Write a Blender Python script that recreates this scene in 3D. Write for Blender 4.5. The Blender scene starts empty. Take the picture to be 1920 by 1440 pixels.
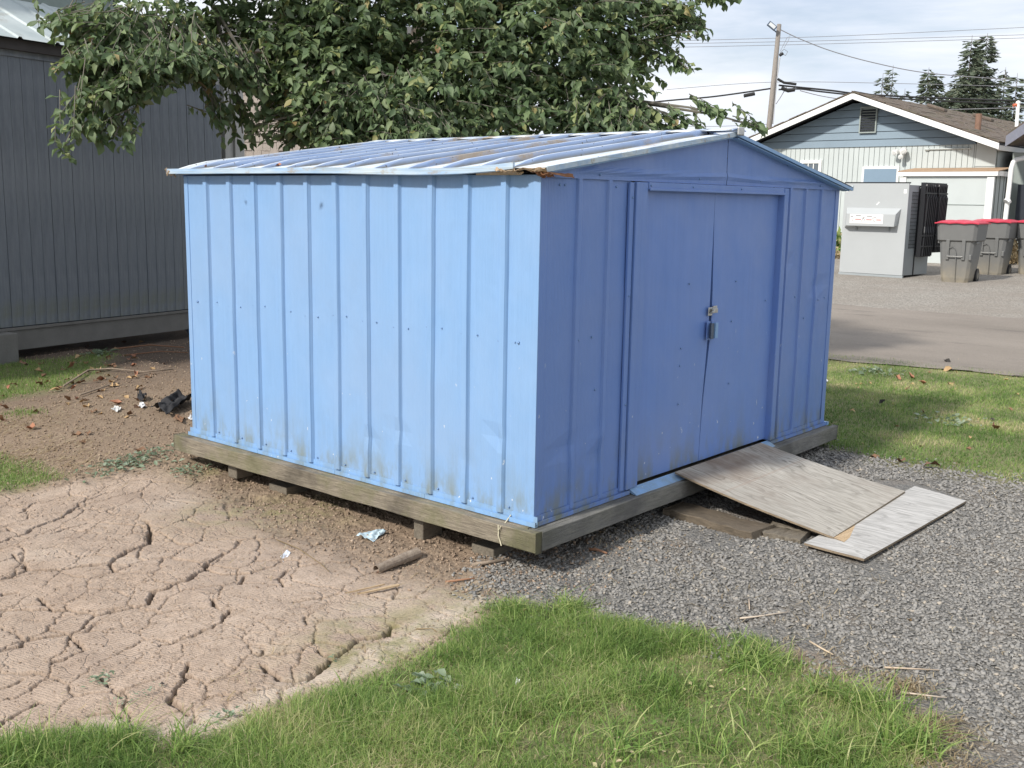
import bpy, math, random
import numpy as np
from mathutils import Matrix, Vector
random.seed(7); rng = np.random.default_rng(11)
S = bpy.context.scene
COL = S.collection
R_ = math.radians

# ------------------------------------------------------------------ camera, sky, sun, exposure
F_PX = 1979.5
CAM_M = np.array([[0.64625299, -0.76293641, 0.01688534],
                  [0.11960902, 0.12311957, 0.98515748],
                  [0.75369142, 0.63464132, -0.17082047]])   # rows: right, up, forward
CAM_C = np.array([-3.818, -3.065, 1.522])
cam_d = bpy.data.cameras.new('camera'); cam = bpy.data.objects.new('camera', cam_d); COL.objects.link(cam)
cam_d.sensor_width = 36; cam_d.lens = F_PX / 1920 * 36; cam_d.clip_end = 2000; cam_d.clip_start = 0.05
r, u, f = CAM_M
cam.matrix_world = Matrix(((r[0], u[0], -f[0], CAM_C[0]), (r[1], u[1], -f[1], CAM_C[1]), (r[2], u[2], -f[2], CAM_C[2]), (0, 0, 0, 1)))
S.camera = cam

SUN_AZ = math.atan2(0.12, -0.99); SUN_EL = R_(39)
to_sun = Vector((math.cos(SUN_AZ) * math.cos(SUN_EL), math.sin(SUN_AZ) * math.cos(SUN_EL), math.sin(SUN_EL)))
sun_d = bpy.data.lights.new('sun', 'SUN'); sun_d.energy = 3.9; sun_d.angle = R_(3.5); sun_d.color = (1.0, 0.95, 0.88)
sun = bpy.data.objects.new('sun', sun_d); COL.objects.link(sun)
sun.rotation_euler = to_sun.to_track_quat('Z', 'Y').to_euler()
W = bpy.data.worlds.new('World'); S.world = W; W.use_nodes = True
nt = W.node_tree; nt.nodes.clear()
def wn(t, **k):
    n = nt.nodes.new(t)
    for a, b in k.items(): setattr(n, a, b)
    return n
sky = wn('ShaderNodeTexSky', sky_type='NISHITA', sun_disc=False, sun_elevation=SUN_EL, sun_rotation=math.pi / 2 - SUN_AZ, air_density=1.0, dust_density=1.5, ozone_density=2.0)
tc = wn('ShaderNodeTexCoord'); mp = wn('ShaderNodeMapping'); mp.inputs['Scale'].default_value = (1.3, 1.3, 5.5); mp.inputs['Rotation'].default_value = (0.1, 0.22, 0.4)
n1 = wn('ShaderNodeTexNoise'); n1.inputs['Scale'].default_value = 1.6; n1.inputs['Detail'].default_value = 7; n1.inputs['Roughness'].default_value = 0.55; n1.inputs['Distortion'].default_value = 0.5
rp = wn('ShaderNodeValToRGB'); rp.color_ramp.elements[0].position = 0.30; rp.color_ramp.elements[0].color = (0.2, 0.2, 0.2, 1); rp.color_ramp.elements[1].position = 0.50; rp.color_ramp.elements[1].color = (1, 1, 1, 1)
n2 = wn('ShaderNodeTexNoise'); n2.inputs['Scale'].default_value = 2.6; n2.inputs['Detail'].default_value = 6
cr = wn('ShaderNodeValToRGB'); cr.color_ramp.elements[0].position = 0.32; cr.color_ramp.elements[0].color = (6.9, 7.6, 8.9, 1); cr.color_ramp.elements[1].position = 0.68; cr.color_ramp.elements[1].color = (9.4, 9.6, 9.9, 1)
mx = wn('ShaderNodeMixRGB'); bg = wn('ShaderNodeBackground'); bg.inputs['Strength'].default_value = 0.1; wo = wn('ShaderNodeOutputWorld')
L = nt.links.new
L(tc.outputs['Generated'], mp.inputs['Vector']); L(mp.outputs[0], n1.inputs['Vector']); L(mp.outputs[0], n2.inputs['Vector'])
L(n1.outputs['Fac'], rp.inputs[0]); L(rp.outputs[0], mx.inputs[0]); L(sky.outputs[0], mx.inputs[1]); L(n2.outputs['Fac'], cr.inputs[0]); L(cr.outputs[0], mx.inputs[2])
L(mx.outputs[0], bg.inputs['Color']); L(bg.outputs[0], wo.inputs['Surface'])
S.view_settings.view_transform = 'Standard'; S.view_settings.look = 'None'; S.view_settings.gamma = 1; S.view_settings.exposure = 0.22
S.view_settings.use_curve_mapping = False

# ------------------------------------------------------------------ numeric helpers
def hash2(ix, iy, seed=0):
    h = (ix.astype(np.int64) * 374761393 + iy.astype(np.int64) * 668265263 + seed * 1442695041) & 0xffffffff
    h = ((h ^ (h >> 13)) * 1274126177) & 0xffffffff
    return ((h ^ (h >> 16)) & 0xffffff) / float(0xffffff)
def vnoise(x, y, seed=0):
    x = np.asarray(x, float); y = np.asarray(y, float)
    ix = np.floor(x); iy = np.floor(y); fx = x - ix; fy = y - iy
    fx = fx * fx * (3 - 2 * fx); fy = fy * fy * (3 - 2 * fy)
    a = hash2(ix, iy, seed); b = hash2(ix + 1, iy, seed); c = hash2(ix, iy + 1, seed); d = hash2(ix + 1, iy + 1, seed)
    return (a + (b - a) * fx) * (1 - fy) + (c + (d - c) * fx) * fy - 0.5
def fbm(x, y, oct=4, seed=0):
    s = 0; a = 1
    for i in range(oct): s = s + a * vnoise(x * 2 ** i, y * 2 ** i, seed + i * 17); a *= 0.5
    return s
def at(px, py, z=None, n=None, d=None):
    """photo pixel -> point on a plane (default the horizontal plane z)"""
    v = ((px - 960) / F_PX) * CAM_M[0] - ((py - 720) / F_PX) * CAM_M[1] + CAM_M[2]
    if n is None: n = np.array([0, 0, 1.]); d = z
    n = np.array(n, float)
    return CAM_C + v * ((d - n @ CAM_C) / (n @ v))
def deep(px, py, D):
    return CAM_C + D * (((px - 960) / F_PX) * CAM_M[0] - ((py - 720) / F_PX) * CAM_M[1] + CAM_M[2])
def proj(P):
    q = (np.asarray(P, float) - CAM_C) @ CAM_M.T
    return 960 + F_PX * q[..., 0] / q[..., 2], 720 - F_PX * q[..., 1] / q[..., 2], q[..., 2]
def base_h(x, y):
    h = np.interp(x, [-60, -3, 0, 1.3, 3.6, 8, 17.7, 24, 60], [-.27, -.27, -.255, -.22, -.165, -.08, .09, .28, .34])
    h = h + np.where(x < 2, 1, 0) * 0.07 * np.clip((y - 2.3) / .8, 0, 1) * np.clip((x + .9) / .8, 0, 1)
    return h
def gnd(px, py):
    z = -.25
    for _ in range(6):
        P = at(px, py, z); z = float(base_h(P[0], P[1]))
    return P[:2]
def gpoly(pts): return np.array([gnd(*q) for q in pts])
def in_poly(x, y, poly):
    c = np.zeros(np.shape(x), bool); n = len(poly)
    for i in range(n):
        x1, y1 = poly[i]; x2, y2 = poly[(i + 1) % n]
        if y1 == y2: continue
        m = ((y1 > y) != (y2 > y)) & (x < (x2 - x1) * (y - y1) / (y2 - y1) + x1)
        c ^= m
    return c
def seg_dist(x, y, pl, closed=False):
    d = np.full(np.shape(x), 1e9); n = len(pl)
    for i in range(n if closed else n - 1):
        ax, ay = pl[i]; bx, by = pl[(i + 1) % n]
        vx, vy = bx - ax, by - ay; t = np.clip(((x - ax) * vx + (y - ay) * vy) / (vx * vx + vy * vy + 1e-12), 0, 1)
        d = np.minimum(d, np.hypot(x - ax - t * vx, y - ay - t * vy))
    return d
def sdf(x, y, poly):
    d = seg_dist(x, y, poly, True); return np.where(in_poly(x, y, poly), d, -d)

# ------------------------------------------------------------------ object helpers
def fast(name, V, Fc, mat=None, parent=None, smooth=False, attrs=None, vcols=None):
    V = np.asarray(V, np.float32); me = bpy.data.meshes.new(name)
    if isinstance(Fc, np.ndarray):
        Fl = [Fc]
    else: Fl = Fc
    me.vertices.add(len(V)); me.vertices.foreach_set('co', V.ravel())
    idx = np.concatenate([a.ravel() for a in Fl]).astype(np.int32)
    tot = np.concatenate([np.full(len(a), a.shape[1]) for a in Fl]).astype(np.int32)
    st = np.concatenate([[0], np.cumsum(tot)[:-1]]).astype(np.int32)
    me.loops.add(len(idx)); me.loops.foreach_set('vertex_index', idx)
    me.polygons.add(len(tot)); me.polygons.foreach_set('loop_start', st); me.polygons.foreach_set('loop_total', tot)
    if smooth: me.polygons.foreach_set('use_smooth', np.ones(len(tot), bool))
    me.update(calc_edges=True)
    for k, a in (attrs or {}).items():
        at_ = me.attributes.new(k, 'FLOAT', 'POINT'); at_.data.foreach_set('value', np.asarray(a, np.float32))
    if mat: me.materials.append(mat)
    o = bpy.data.objects.new(name, me); COL.objects.link(o)
    if parent: o.parent = parent
    return o
class MB:
    def __init__(s): s.v = []; s.f = []
    def add(s, vs, fs):
        b = len(s.v); s.v += [tuple(map(float, q)) for q in vs]; s.f += [[b + i for i in q] for q in fs]; return s
    def box(s, x0, x1, y0, y1, z0, z1, M=None):
        vs = [(x, y, z) for z in (z0, z1) for y in (y0, y1) for x in (x0, x1)]
        if M is not None: vs = [tuple(M @ Vector(q)) for q in vs]
        return s.add(vs, [(0, 2, 3, 1), (4, 5, 7, 6), (0, 1, 5, 4), (2, 6, 7, 3), (0, 4, 6, 2), (1, 3, 7, 5)])
    def obox(s, P, U, Vv, Wv):
        """box from corner P along three vectors"""
        P, U, Vv, Wv = map(Vector, (P, U, Vv, Wv))
        vs = [P + a * U + b * Vv + c * Wv for c in (0, 1) for b in (0, 1) for a in (0, 1)]
        return s.add(vs, [(0, 2, 3, 1), (4, 5, 7, 6), (0, 1, 5, 4), (2, 6, 7, 3), (0, 4, 6, 2), (1, 3, 7, 5)])
    def prism(s, poly, d):
        n = len(poly); d = Vector(d); vs = [Vector(q) for q in poly]; vs += [q + d for q in vs]
        return s.add(vs, [tuple(range(n))[::-1], tuple(range(n, 2 * n))] + [(i, (i + 1) % n, (i + 1) % n + n, i + n) for i in range(n)])
    def tube(s, pts, rad, n=6, cap=True):
        pts = [Vector(q) for q in pts]; m = len(pts); rs = rad if hasattr(rad, '__len__') else [rad] * m
        vs = []; prev = None
        for i, p in enumerate(pts):
            t = (pts[min(i + 1, m - 1)] - pts[max(i - 1, 0)]).normalized()
            a = prev if prev is not None else (Vector((0, 0, 1)) if abs(t.z) < .9 else Vector((1, 0, 0)))
            b = t.cross(a).normalized(); a = b.cross(t).normalized(); prev = a
            vs += [p + rs[i] * (math.cos(2 * math.pi * k / n) * a + math.sin(2 * math.pi * k / n) * b) for k in range(n)]
        fs = [(i * n + k, i * n + (k + 1) % n, (i + 1) * n + (k + 1) % n, (i + 1) * n + k) for i in range(m - 1) for k in range(n)]
        if cap: fs += [tuple(range(n))[::-1], tuple(range((m - 1) * n, m * n))]
        return s.add(vs, fs)
    def grid(s, f, nu, nv):
        vs = [f(i / nu, j / nv) for j in range(nv + 1) for i in range(nu + 1)]
        return s.add(vs, [(j * (nu + 1) + i, j * (nu + 1) + i + 1, (j + 1) * (nu + 1) + i + 1, (j + 1) * (nu + 1) + i) for j in range(nv) for i in range(nu)])
    def build(s, name, mat, parent=None, smooth=False, bevel=0, solid=0, auto=None):
        me = bpy.data.meshes.new(name); me.from_pydata(s.v, [], s.f); me.update()
        if smooth: me.polygons.foreach_set('use_smooth', np.ones(len(me.polygons), bool))
        if mat: me.materials.append(mat)
        o = bpy.data.objects.new(name, me); COL.objects.link(o)
        if parent: o.parent = parent
        if solid: m = o.modifiers.new('solid', 'SOLIDIFY'); m.thickness = solid; m.offset = -1
        if bevel: m = o.modifiers.new('bevel', 'BEVEL'); m.width = bevel; m.segments = 2; m.limit_method = 'ANGLE'
        return o
def tag(o, label=None, cat=None, group=None, kind=None):
    if label: o['label'] = label
    if cat: o['category'] = cat
    if group: o['group'] = group
    if kind: o['kind'] = kind
    return o
def thing(name, label, cat, loc=(0, 0, 0), group=None):
    o = bpy.data.objects.new(name, None); COL.objects.link(o); o.location = loc; o.empty_display_size = .1
    return tag(o, label, cat, group)
def wthing(name, label, cat, loc, group=None):
    """a thing whose parts are written in world coordinates"""
    o = thing(name, label, cat, loc, group); o['_w'] = 1; return o
def settle():
    """parts of a wthing were written in world coordinates: keep them where they are"""
    for o in list(COL.objects):
        if o.get('_w'):
            loc = Vector(o.location)
            for c in o.children: c.location = Vector(c.location) - loc
            del o['_w']
def share(src, name, parent, M):
    o = bpy.data.objects.new(name, src.data); COL.objects.link(o); o.parent = parent; o.matrix_local = M; return o

# ------------------------------------------------------------------ materials
class NT:
    def __init__(s, name):
        s.m = bpy.data.materials.new(name); s.m.use_nodes = True; s.t = s.m.node_tree; s.t.nodes.clear()
        s.out = s.n('ShaderNodeOutputMaterial'); s.b = s.n('ShaderNodeBsdfPrincipled'); s.l(s.b.outputs[0], s.out.inputs[0])
        s.tc = s.n('ShaderNodeTexCoord'); s.P = s.tc.outputs['Object']
    def n(s, t, **k):
        n = s.t.nodes.new(t)
        for a, b in k.items(): setattr(n, a, b)
        return n
    def l(s, a, b): s.t.links.new(a, b)
    def map(s, scale=(1, 1, 1), rot=(0, 0, 0), src=None):
        m = s.n('ShaderNodeMapping'); m.inputs['Scale'].default_value = scale; m.inputs['Rotation'].default_value = rot; s.l(src or s.P, m.inputs[0]); return m.outputs[0]
    def noise(s, scale, detail=4, rough=.55, src=None, dist=0):
        n = s.n('ShaderNodeTexNoise'); n.inputs['Scale'].default_value = scale; n.inputs['Detail'].default_value = detail; n.inputs['Roughness'].default_value = rough; n.inputs['Distortion'].default_value = dist
        s.l(src or s.P, n.inputs['Vector']); return n.outputs['Fac']
    def vor(s, scale, src=None, feature='F1', out='Distance', rnd=1):
        n = s.n('ShaderNodeTexVoronoi', feature=feature); n.inputs['Scale'].default_value = scale; n.inputs['Randomness'].default_value = rnd; s.l(src or s.P, n.inputs['Vector']); return n.outputs[out]
    def ramp(s, fac, stops):
        r = s.n('ShaderNodeValToRGB'); e = r.color_ramp.elements
        while len(e) < len(stops): e.new(.5)
        for q, (p, c) in zip(e, stops):
            q.position = p; q.color = (c if hasattr(c, '__len__') else (c, c, c)) + ((1,) if hasattr(c, '__len__') and len(c) == 3 else ()) if hasattr(c, '__len__') else (c, c, c, 1)
        s.l(fac, r.inputs[0]); return r.outputs[0]
    def mix(s, fac, a, b, mode='MIX'):
        m = s.n('ShaderNodeMixRGB', blend_type=mode)
        for i, q in enumerate((fac, a, b)):
            if hasattr(q, 'links'): s.l(q, m.inputs[i])
            elif i == 0: m.inputs[0].default_value = q
            else: m.inputs[i].default_value = tuple(q) + (1,)
        return m.outputs[0]
    def math(s, op, a, b=0., clamp=False):
        m = s.n('ShaderNodeMath', operation=op, use_clamp=clamp)
        for i, q in enumerate((a, b)):
            if hasattr(q, 'links'): s.l(q, m.inputs[i])
            else: m.inputs[i].default_value = q
        return m.outputs[0]
    def attr(s, name): n = s.n('ShaderNodeAttribute', attribute_name=name); return n.outputs['Fac']
    def z(s, src=None): n = s.n('ShaderNodeSeparateXYZ'); s.l(src or s.P, n.inputs[0]); return n.outputs
    def col(s, c):
        if hasattr(c, 'links'): s.l(c, s.b.inputs['Base Color'])
        else: s.b.inputs['Base Color'].default_value = tuple(c) + (1,)
        return s
    def rough(s, v):
        if hasattr(v, 'links'): s.l(v, s.b.inputs['Roughness'])
        else: s.b.inputs['Roughness'].default_value = v
        return s
    def bump(s, h, dist=.002, strength=1.):
        b = s.n('ShaderNodeBump'); b.inputs['Distance'].default_value = dist; b.inputs['Strength'].default_value = strength; s.l(h, b.inputs['Height']); s.l(b.outputs[0], s.b.inputs['Normal']); return s
def simple(name, c, rough=.6, var=.15, scale=8, metal=0, bump=0, world=False):
    m = NT(name)
    n = m.noise(scale, 5)
    d = m.mix(n, tuple(q * (1 - var) for q in c), tuple(min(1, q * (1 + var)) for q in c))
    m.col(d).rough(rough); m.b.inputs['Metallic'].default_value = metal
    if bump: m.bump(m.noise(scale * 8, 4), bump)
    return m.m

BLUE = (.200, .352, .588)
def blue_paint(name, base=BLUE, fine=True, axis='X', grime=1.):
    m = NT(name)
    s = m.map((9, 9, .35)); streak = m.noise(6, 5, .6, s)
    c = m.mix(m.ramp(streak, [(.3, 0.), (.75, 1.)]), tuple(q * .965 for q in base), tuple(min(1, q * 1.035 + .005) for q in base))
    blot = m.ramp(m.noise(1.3, 5, .6), [(.38, 0.), (.68, .9)])
    c = m.mix(blot, c, tuple(q * .86 + .055 for q in base))
    zz = m.z()[2]
    low = m.math('MULTIPLY', m.ramp(zz, [(.0, 1.), (.16, .25), (.4, 0.)]), m.ramp(m.noise(9, 5, .65, m.map((1, 1, .4))), [(.44, 0.), (.64, .85 * grime)]))
    c = m.mix(low, c, (.19, .20, .12))
    ch = m.ramp(m.noise(24, 3, .5, m.map((1, 1, .7))), [(.715, 0.), (.735, 1.)])
    ch2 = m.math('MULTIPLY', ch, m.ramp(zz, [(.05, .9), (.9, .0)]))
    c = m.mix(ch2, c, (.62, .66, .68))
    m.col(c).rough(m.ramp(m.noise(5, 5), [(.3, .34), (.7, .58)]))
    if fine:
        w = m.n('ShaderNodeTexWave', wave_type='BANDS', bands_direction='Y' if axis == 'X' else 'X'); w.inputs['Scale'].default_value = 28; m.l(m.P, w.inputs['Vector'])
        h = m.math('ADD', m.math('MULTIPLY', w.outputs['Fac'], .35), m.math('MULTIPLY', m.noise(3.5, 3, .5, m.map((1, 1, .5))), 6.))
    else: h = m.noise(3.5, 3, .5, m.map((1, 1, .5)))
    m.bump(h, .0022 if fine else .012)
    return m.m
M_side = blue_paint('blue_paint_ribbed')
M_front = blue_paint('blue_front_shaded', base=(.128, .232, .535), axis='Y')  # the side wall's blue made darker: the front's shade is in the colour
M_door = blue_paint('blue_door_shaded', base=(.130, .236, .55), fine=False)  # door blue darkened likewise, shade of the front painted in
M_trim = blue_paint('blue_paint_trim', base=(.20, .37, .62), fine=False, grime=.6)
def roof_mat():
    m = NT('blue_roof_weathered'); p = m.z()
    u = m.math('FRACT', m.math('MULTIPLY', m.math('ADD', p[1], .07), 1 / .24))      # across one pan: the rib stands at .80 to .98
    wr = m.ramp(u, [(.0, 1.), (.72, 1.), (.80, .1), (.86, .8), (.93, .8), (.96, .05), (1., .6)])
    n = m.noise(2.2, 5, .6, m.map((.7, 4, 1)))
    c = m.mix(m.math('MULTIPLY', wr, m.ramp(n, [(.3, .35), (.6, 1.)])), (.17, .29, .55), (.74, .78, .80))
    dl = m.ramp(u, [(.02, 1.), (.10, .3), (.2, 0.), (.62, 0.), (.74, .8), (.79, 1.), (.82, 0.), (.97, 0.)])
    c = m.mix(m.math('MULTIPLY', dl, m.ramp(m.noise(2.2, 5, .65, m.map((1.2, 3, 1))), [(.30, 0.), (.48, .95)])), c, (.22, .21, .17))
    rust = m.ramp(m.noise(1.5, 7, .7, m.map((.7, 3.4, 1))), [(.56, 0.), (.63, .9)])
    c = m.mix(rust, c, m.mix(m.noise(30, 5), (.28, .19, .11), (.44, .38, .29)))
    sp = m.ramp(m.noise(45, 2), [(.68, 0.), (.72, 1.)]); c = m.mix(sp, c, (.10, .09, .07))
    m.col(c).rough(.5).bump(m.noise(4, 3), .01); return m.m
M_roof = roof_mat()
def trim_rust():
    m = NT('eave_trim_weathered')
    c = m.mix(m.ramp(m.noise(3, 5, .6, m.map((3, .6, 3))), [(.35, 0.), (.6, 1.)]), (.27, .42, .62), (.52, .60, .64))
    c = m.mix(m.ramp(m.noise(5, 6, .7, m.map((3, .8, 3))), [(.56, 0.), (.66, .8)]), c, (.33, .26, .16))
    ln = m.ramp(m.noise(5, 4, .6, m.map((.4, .5, 30))), [(.5, 0.), (.6, .5)]); c = m.mix(ln, c, (.28, .32, .32))
    m.col(c).rough(.5); return m.m
M_eave = trim_rust()
M_rust = simple('rust', (.22, .10, .045), .85, .6, 30, bump=.003)
M_rustpale = simple('rust_pale_peeling', (.42, .31, .20), .8, .5, 22, bump=.003)
def wood(name, a, b, grain=(1.5, 14, 14), moss=0., stain=0.):
    m = NT(name); p = m.map(grain)
    n = m.noise(6, 8, .68, p, .6)
    c = m.mix(m.ramp(n, [(.32, 0.), (.68, 1.)]), a, b)
    dk = m.ramp(m.noise(22, 5, .7, p), [(.58, 0.), (.72, .75)]); c = m.mix(dk, c, tuple(q * .32 for q in a))
    if stain: c = m.mix(m.ramp(m.noise(2.2, 4), [(.5, 0.), (.62, stain)]), c, tuple(q * .45 for q in a))
    if moss:
        mm = m.math('MULTIPLY', m.ramp(m.noise(3.2, 5, .7), [(.44, 0.), (.60, 1.)]), moss); c = m.mix(mm, c, m.mix(m.noise(60, 3), (.10, .105, .045), (.19, .18, .09)))
    m.col(c).rough(.85).bump(m.math('ADD', m.math('MULTIPLY', n, 2.), m.noise(40, 4, .6, p)), .003); return m.m
M_beam_side = wood('weathered_beam_mossy', (.12, .10, .075), (.33, .285, .215), (16, 1.2, 22), moss=.6, stain=.75)
M_beam_front = wood('weathered_beam', (.13, .13, .125), (.25, .24, .22), (1.5, 14, 14), moss=.15, stain=.5)
M_block = wood('support_block_wood', (.12, .10, .075), (.22, .19, .145), (2, 10, 10))
M_tie = wood('old_dark_timber', (.075, .06, .042), (.19, .15, .105), (14, 2, 14), stain=.5)
def ply_mat(name, lo, hi, stainp=0.):
    m = NT(name); p = m.z()
    n_a = m.noise(1.0, 4, .55, m.map((2.6, .8, 1))); n_b = m.noise(1.0, 3, .5, m.map((11, 2.2, 1)))
    def lines(freq, amp, ampb, lo_, hi_):
        t = m.math('ADD', m.math('MULTIPLY', p[0], freq), m.math('ADD', m.math('MULTIPLY', n_a, amp), m.math('MULTIPLY', n_b, ampb)))
        return m.ramp(m.math('FRACT', t), [(0., 0.), (lo_, 1.), (hi_, 0.), (1., 0.)])
    l1 = lines(9, 11, 1.6, .08, .26); l2 = lines(23, 17, 2.6, .15, .5)
    vis = m.ramp(m.noise(1.6, 4, .6, m.map((2.4, .7, 1))), [(.38, .15), (.62, 1.)])
    c = m.mix(m.math('MULTIPLY', m.math('MULTIPLY', l1, vis), 1.0), hi, tuple(q * .62 for q in lo))
    c = m.mix(m.math('MULTIPLY', l2, .55), c, lo)
    fine = m.noise(30, 5, .7, m.map((2.6, .14, 1))); c = m.mix(m.ramp(fine, [(.35, .55), (.6, 0.)]), c, lo)
    c = m.mix(m.math('MULTIPLY', m.ramp(m.noise(3.0, 6, .65, m.map((1.6, .7, 1))), [(.42, 0.), (.65, 1.)]), .6), c, tuple((a_ + b_) / 2 * .9 for a_, b_ in zip(lo, hi)))
    kn = m.vor(3.6, m.map((1, .5, 1))); c = m.mix(m.ramp(kn, [(.035, .85), (.07, 0.)]), c, (.12, .09, .07))
    if stainp:
        st = m.math('MULTIPLY', m.ramp(m.math('ADD', p[1], m.math('MULTIPLY', m.noise(3, 4), .35)), [(.80, 0.), (1.02, 1.)]), m.ramp(m.noise(2.3, 4, .6), [(.36, .2), (.56, 1.)]))
        c = m.mix(m.math('MULTIPLY', st, stainp), c, (.17, .115, .075))
        br = m.ramp(m.noise(1.6, 5, .65), [(.52, 0.), (.68, .5)]); c = m.mix(br, c, (.26, .21, .17))
        jt = m.math('ABSOLUTE', m.math('SUBTRACT', p[1], .63)); c = m.mix(m.ramp(jt, [(.003, .35), (.010, 0.)]), c, (.30, .22, .17))
    m.col(c).rough(.8).bump(m.math('ADD', l1, m.math('MULTIPLY', fine, 1.5)), -.0014); return m.m
M_ply = ply_mat('plywood_ramp', (.21, .19, .155), (.47, .44, .385), .8)
M_ply2 = ply_mat('plywood_pale', (.25, .24, .22), (.55, .535, .505))
M_plyedge = wood('plywood_edge', (.16, .12, .08), (.40, .31, .21), (2, 2, 60))
M_tan = wood('fresh_tan_wood', (.42, .29, .16), (.60, .45, .28), (2, 12, 12))
M_zinc = simple('galvanised_metal', (.50, .50, .48), .4, .3, 40, metal=.75)
M_darkmetal = simple('dark_painted_metal', (.09, .12, .17), .5, .4, 30, metal=.2)
M_bolt = simple('blue_bolt', (.17, .28, .48), .45, .3, 40, metal=.3)
M_black_in = simple('gap_shade_black', (.02, .02, .02), .9)

# ------------------------------------------------------------------ the ground
CR = [[(0,1017),(77,987),(127,960),(150,945)], [(0,1088),(53,1068),(43,1058),(23,1040)], [(53,1068),(127,1063),(203,1053),(243,1030),(277,1020),(283,993),(270,975)],
 [(53,1200),(130,1188),(157,1173),(183,1153),(280,1133),(285,1108),(333,1093),(353,1088),(383,1067),(390,1050),(413,1037)], [(0,1223),(43,1213),(53,1200)],
 [(130,1188),(157,1215),(127,1230),(100,1240)], [(80,1120),(90,1142),(123,1143),(183,1152)], [(0,1143),(90,1142)], [(300,1212),(350,1197),(403,1177),(420,1158),(433,1145)],
 [(350,1243),(353,1267),(333,1293),(320,1308),(327,1318),(350,1340)], [(0,1290),(43,1273)], [(0,1357),(27,1340),(43,1327),(73,1320)], [(125,1370),(147,1353)],
 [(497,1250),(520,1273),(547,1277),(577,1272),(600,1253),(623,1233),(640,1223),(673,1200),(733,1190),(737,1173)], [(600,1220),(620,1240)], [(747,1237),(807,1207),(840,1190),(853,1167)],
 [(98,1000),(113,993),(167,980),(283,988)], [(397,1123),(407,1140)], [(430,1142),(433,1153)], [(460,1077),(450,1093)], [(570,1157),(573,1170)],
 [(390,1067),(417,1075),(473,1073),(513,1060),(533,1047)], [(122,960),(152,942),(204,922)], [(38,960),(70,940)], [(203,1053),(210,1070)], [(530,1100),(525,1085),(540,1070)], [(485,1230),(495,1218)],
 [(553,1130),(600,1120),(630,1112)], [(30,1110),(0,1115)], [(170,1340),(220,1335),(227,1347)], [(190,1270),(213,1300),(222,1310)]]
CRW = [gpoly(c) for c in CR]
NEAR_LAWN = gpoly([(-700,1560),(-300,1440),(-10,1398),(60,1385),(150,1378),(250,1368),(330,1392),(400,1372),(500,1333),(640,1290),(760,1232),(830,1200),(905,1150),(940,1128),(985,1140),(1030,1145),(1060,1125),(1105,1128),(1130,1150),(1230,1172),(1350,1200),(1440,1210),(1500,1250),(1560,1282),(1620,1300),(1690,1322),(1740,1375),(1755,1440),(1800,1700),(1500,2300),(-700,2600)])
RIGHT_LAWN = np.vstack([gpoly([(1545,838),(1600,850),(1700,876),(1800,888),(1920,912),(2500,960)]), [(7.3, -2.6), (7.3, -14), (7.9, -14)], gpoly([(1920,703),(1800,692),(1700,680),(1620,672),(1550,668)]), [(7.9, 3.2), (8.1, 6.5), (3.2, 7.0), (3.35, 1.0)]])
LEFT_LAWN = np.vstack([gpoly([(215,668),(185,700),(110,728),(0,752),(-300,780)]), [(-6, 8.5), (1.0, 7.45), (1.6, 7.3)]])
LEFT_LAWN2 = gpoly([(-400,850),(0,858),(60,875),(95,895),(70,912),(0,925),(-400,980)])
GRAVEL = np.vstack([gpoly([(1930,905),(1700,868),(1545,830)]), [(3.3, .8), (1.3, .8), (.9, .35)], gpoly([(1045,1030),(965,1045),(885,1072),(900,1105),(960,1125),(1010,1140),(1230,1180),(1350,1205),(1480,1225),(1640,1290),(1735,1345),(1765,1440),(1850,1750),(2300,2300)]), [(-1.5, -9), (7.3, -9), (7.3, -2.6)]])
def axis(a, b, lo, hi, d, g=1.09):
    c = list(np.arange(a, b, d)); s = d; x = c[-1]
    while x < hi: s *= g; x += s; c.append(x)
    s = d; x = a; l = []
    while x > lo: s *= g; x -= s; l.append(x)
    return np.array(l[::-1] + c)
xs = axis(-2.5, .60, -250, 400, .0060, 1.12); ys = axis(-1.1, 3.0, -300, 400, .0060, 1.12)
X, Y = np.meshgrid(xs, ys); sh = X.shape; X = X.ravel(); Y = Y.ravel()
near = (X > -12) & (X < 12) & (Y > -10) & (Y < 12)
def soft(p, w, sc=6, amp=.07, seed=3):
    r_ = np.zeros(len(X)); x, y = X[near], Y[near]
    r_[near] = np.clip((sdf(x, y, p) + amp * fbm(x * sc, y * sc, 4, seed)) / w * .5 + .5, 0, 1); return r_
def soft_in(p, w, off): 
    r_ = np.zeros(len(X)); x, y = X[near], Y[near]; r_[near] = np.clip((sdf(x, y, p) - off + .09 * fbm(x * 5, y * 5, 4, 3)) / w + .5, 0, 1); return r_
lawn = np.maximum.reduce([soft_in(NEAR_LAWN, .10, .05), soft(RIGHT_LAWN, .06), soft(LEFT_LAWN, .12), soft(LEFT_LAWN2, .12)])
lawn = np.where(near, lawn, np.where((X > -40) & (X < 8), .9, 0))
grav = soft(GRAVEL, .08, 5, .12, 5)
H = base_h(X, Y) + .006 * fbm(X * 1.3, Y * 1.3, 3, 1) * np.clip(1, 0, 1)
fine = (X > -2.7) & (X < .9) & (Y > -1.3) & (Y < 3.5)
mud = np.zeros(len(X)); x, y = X[fine], Y[fine]
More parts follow.
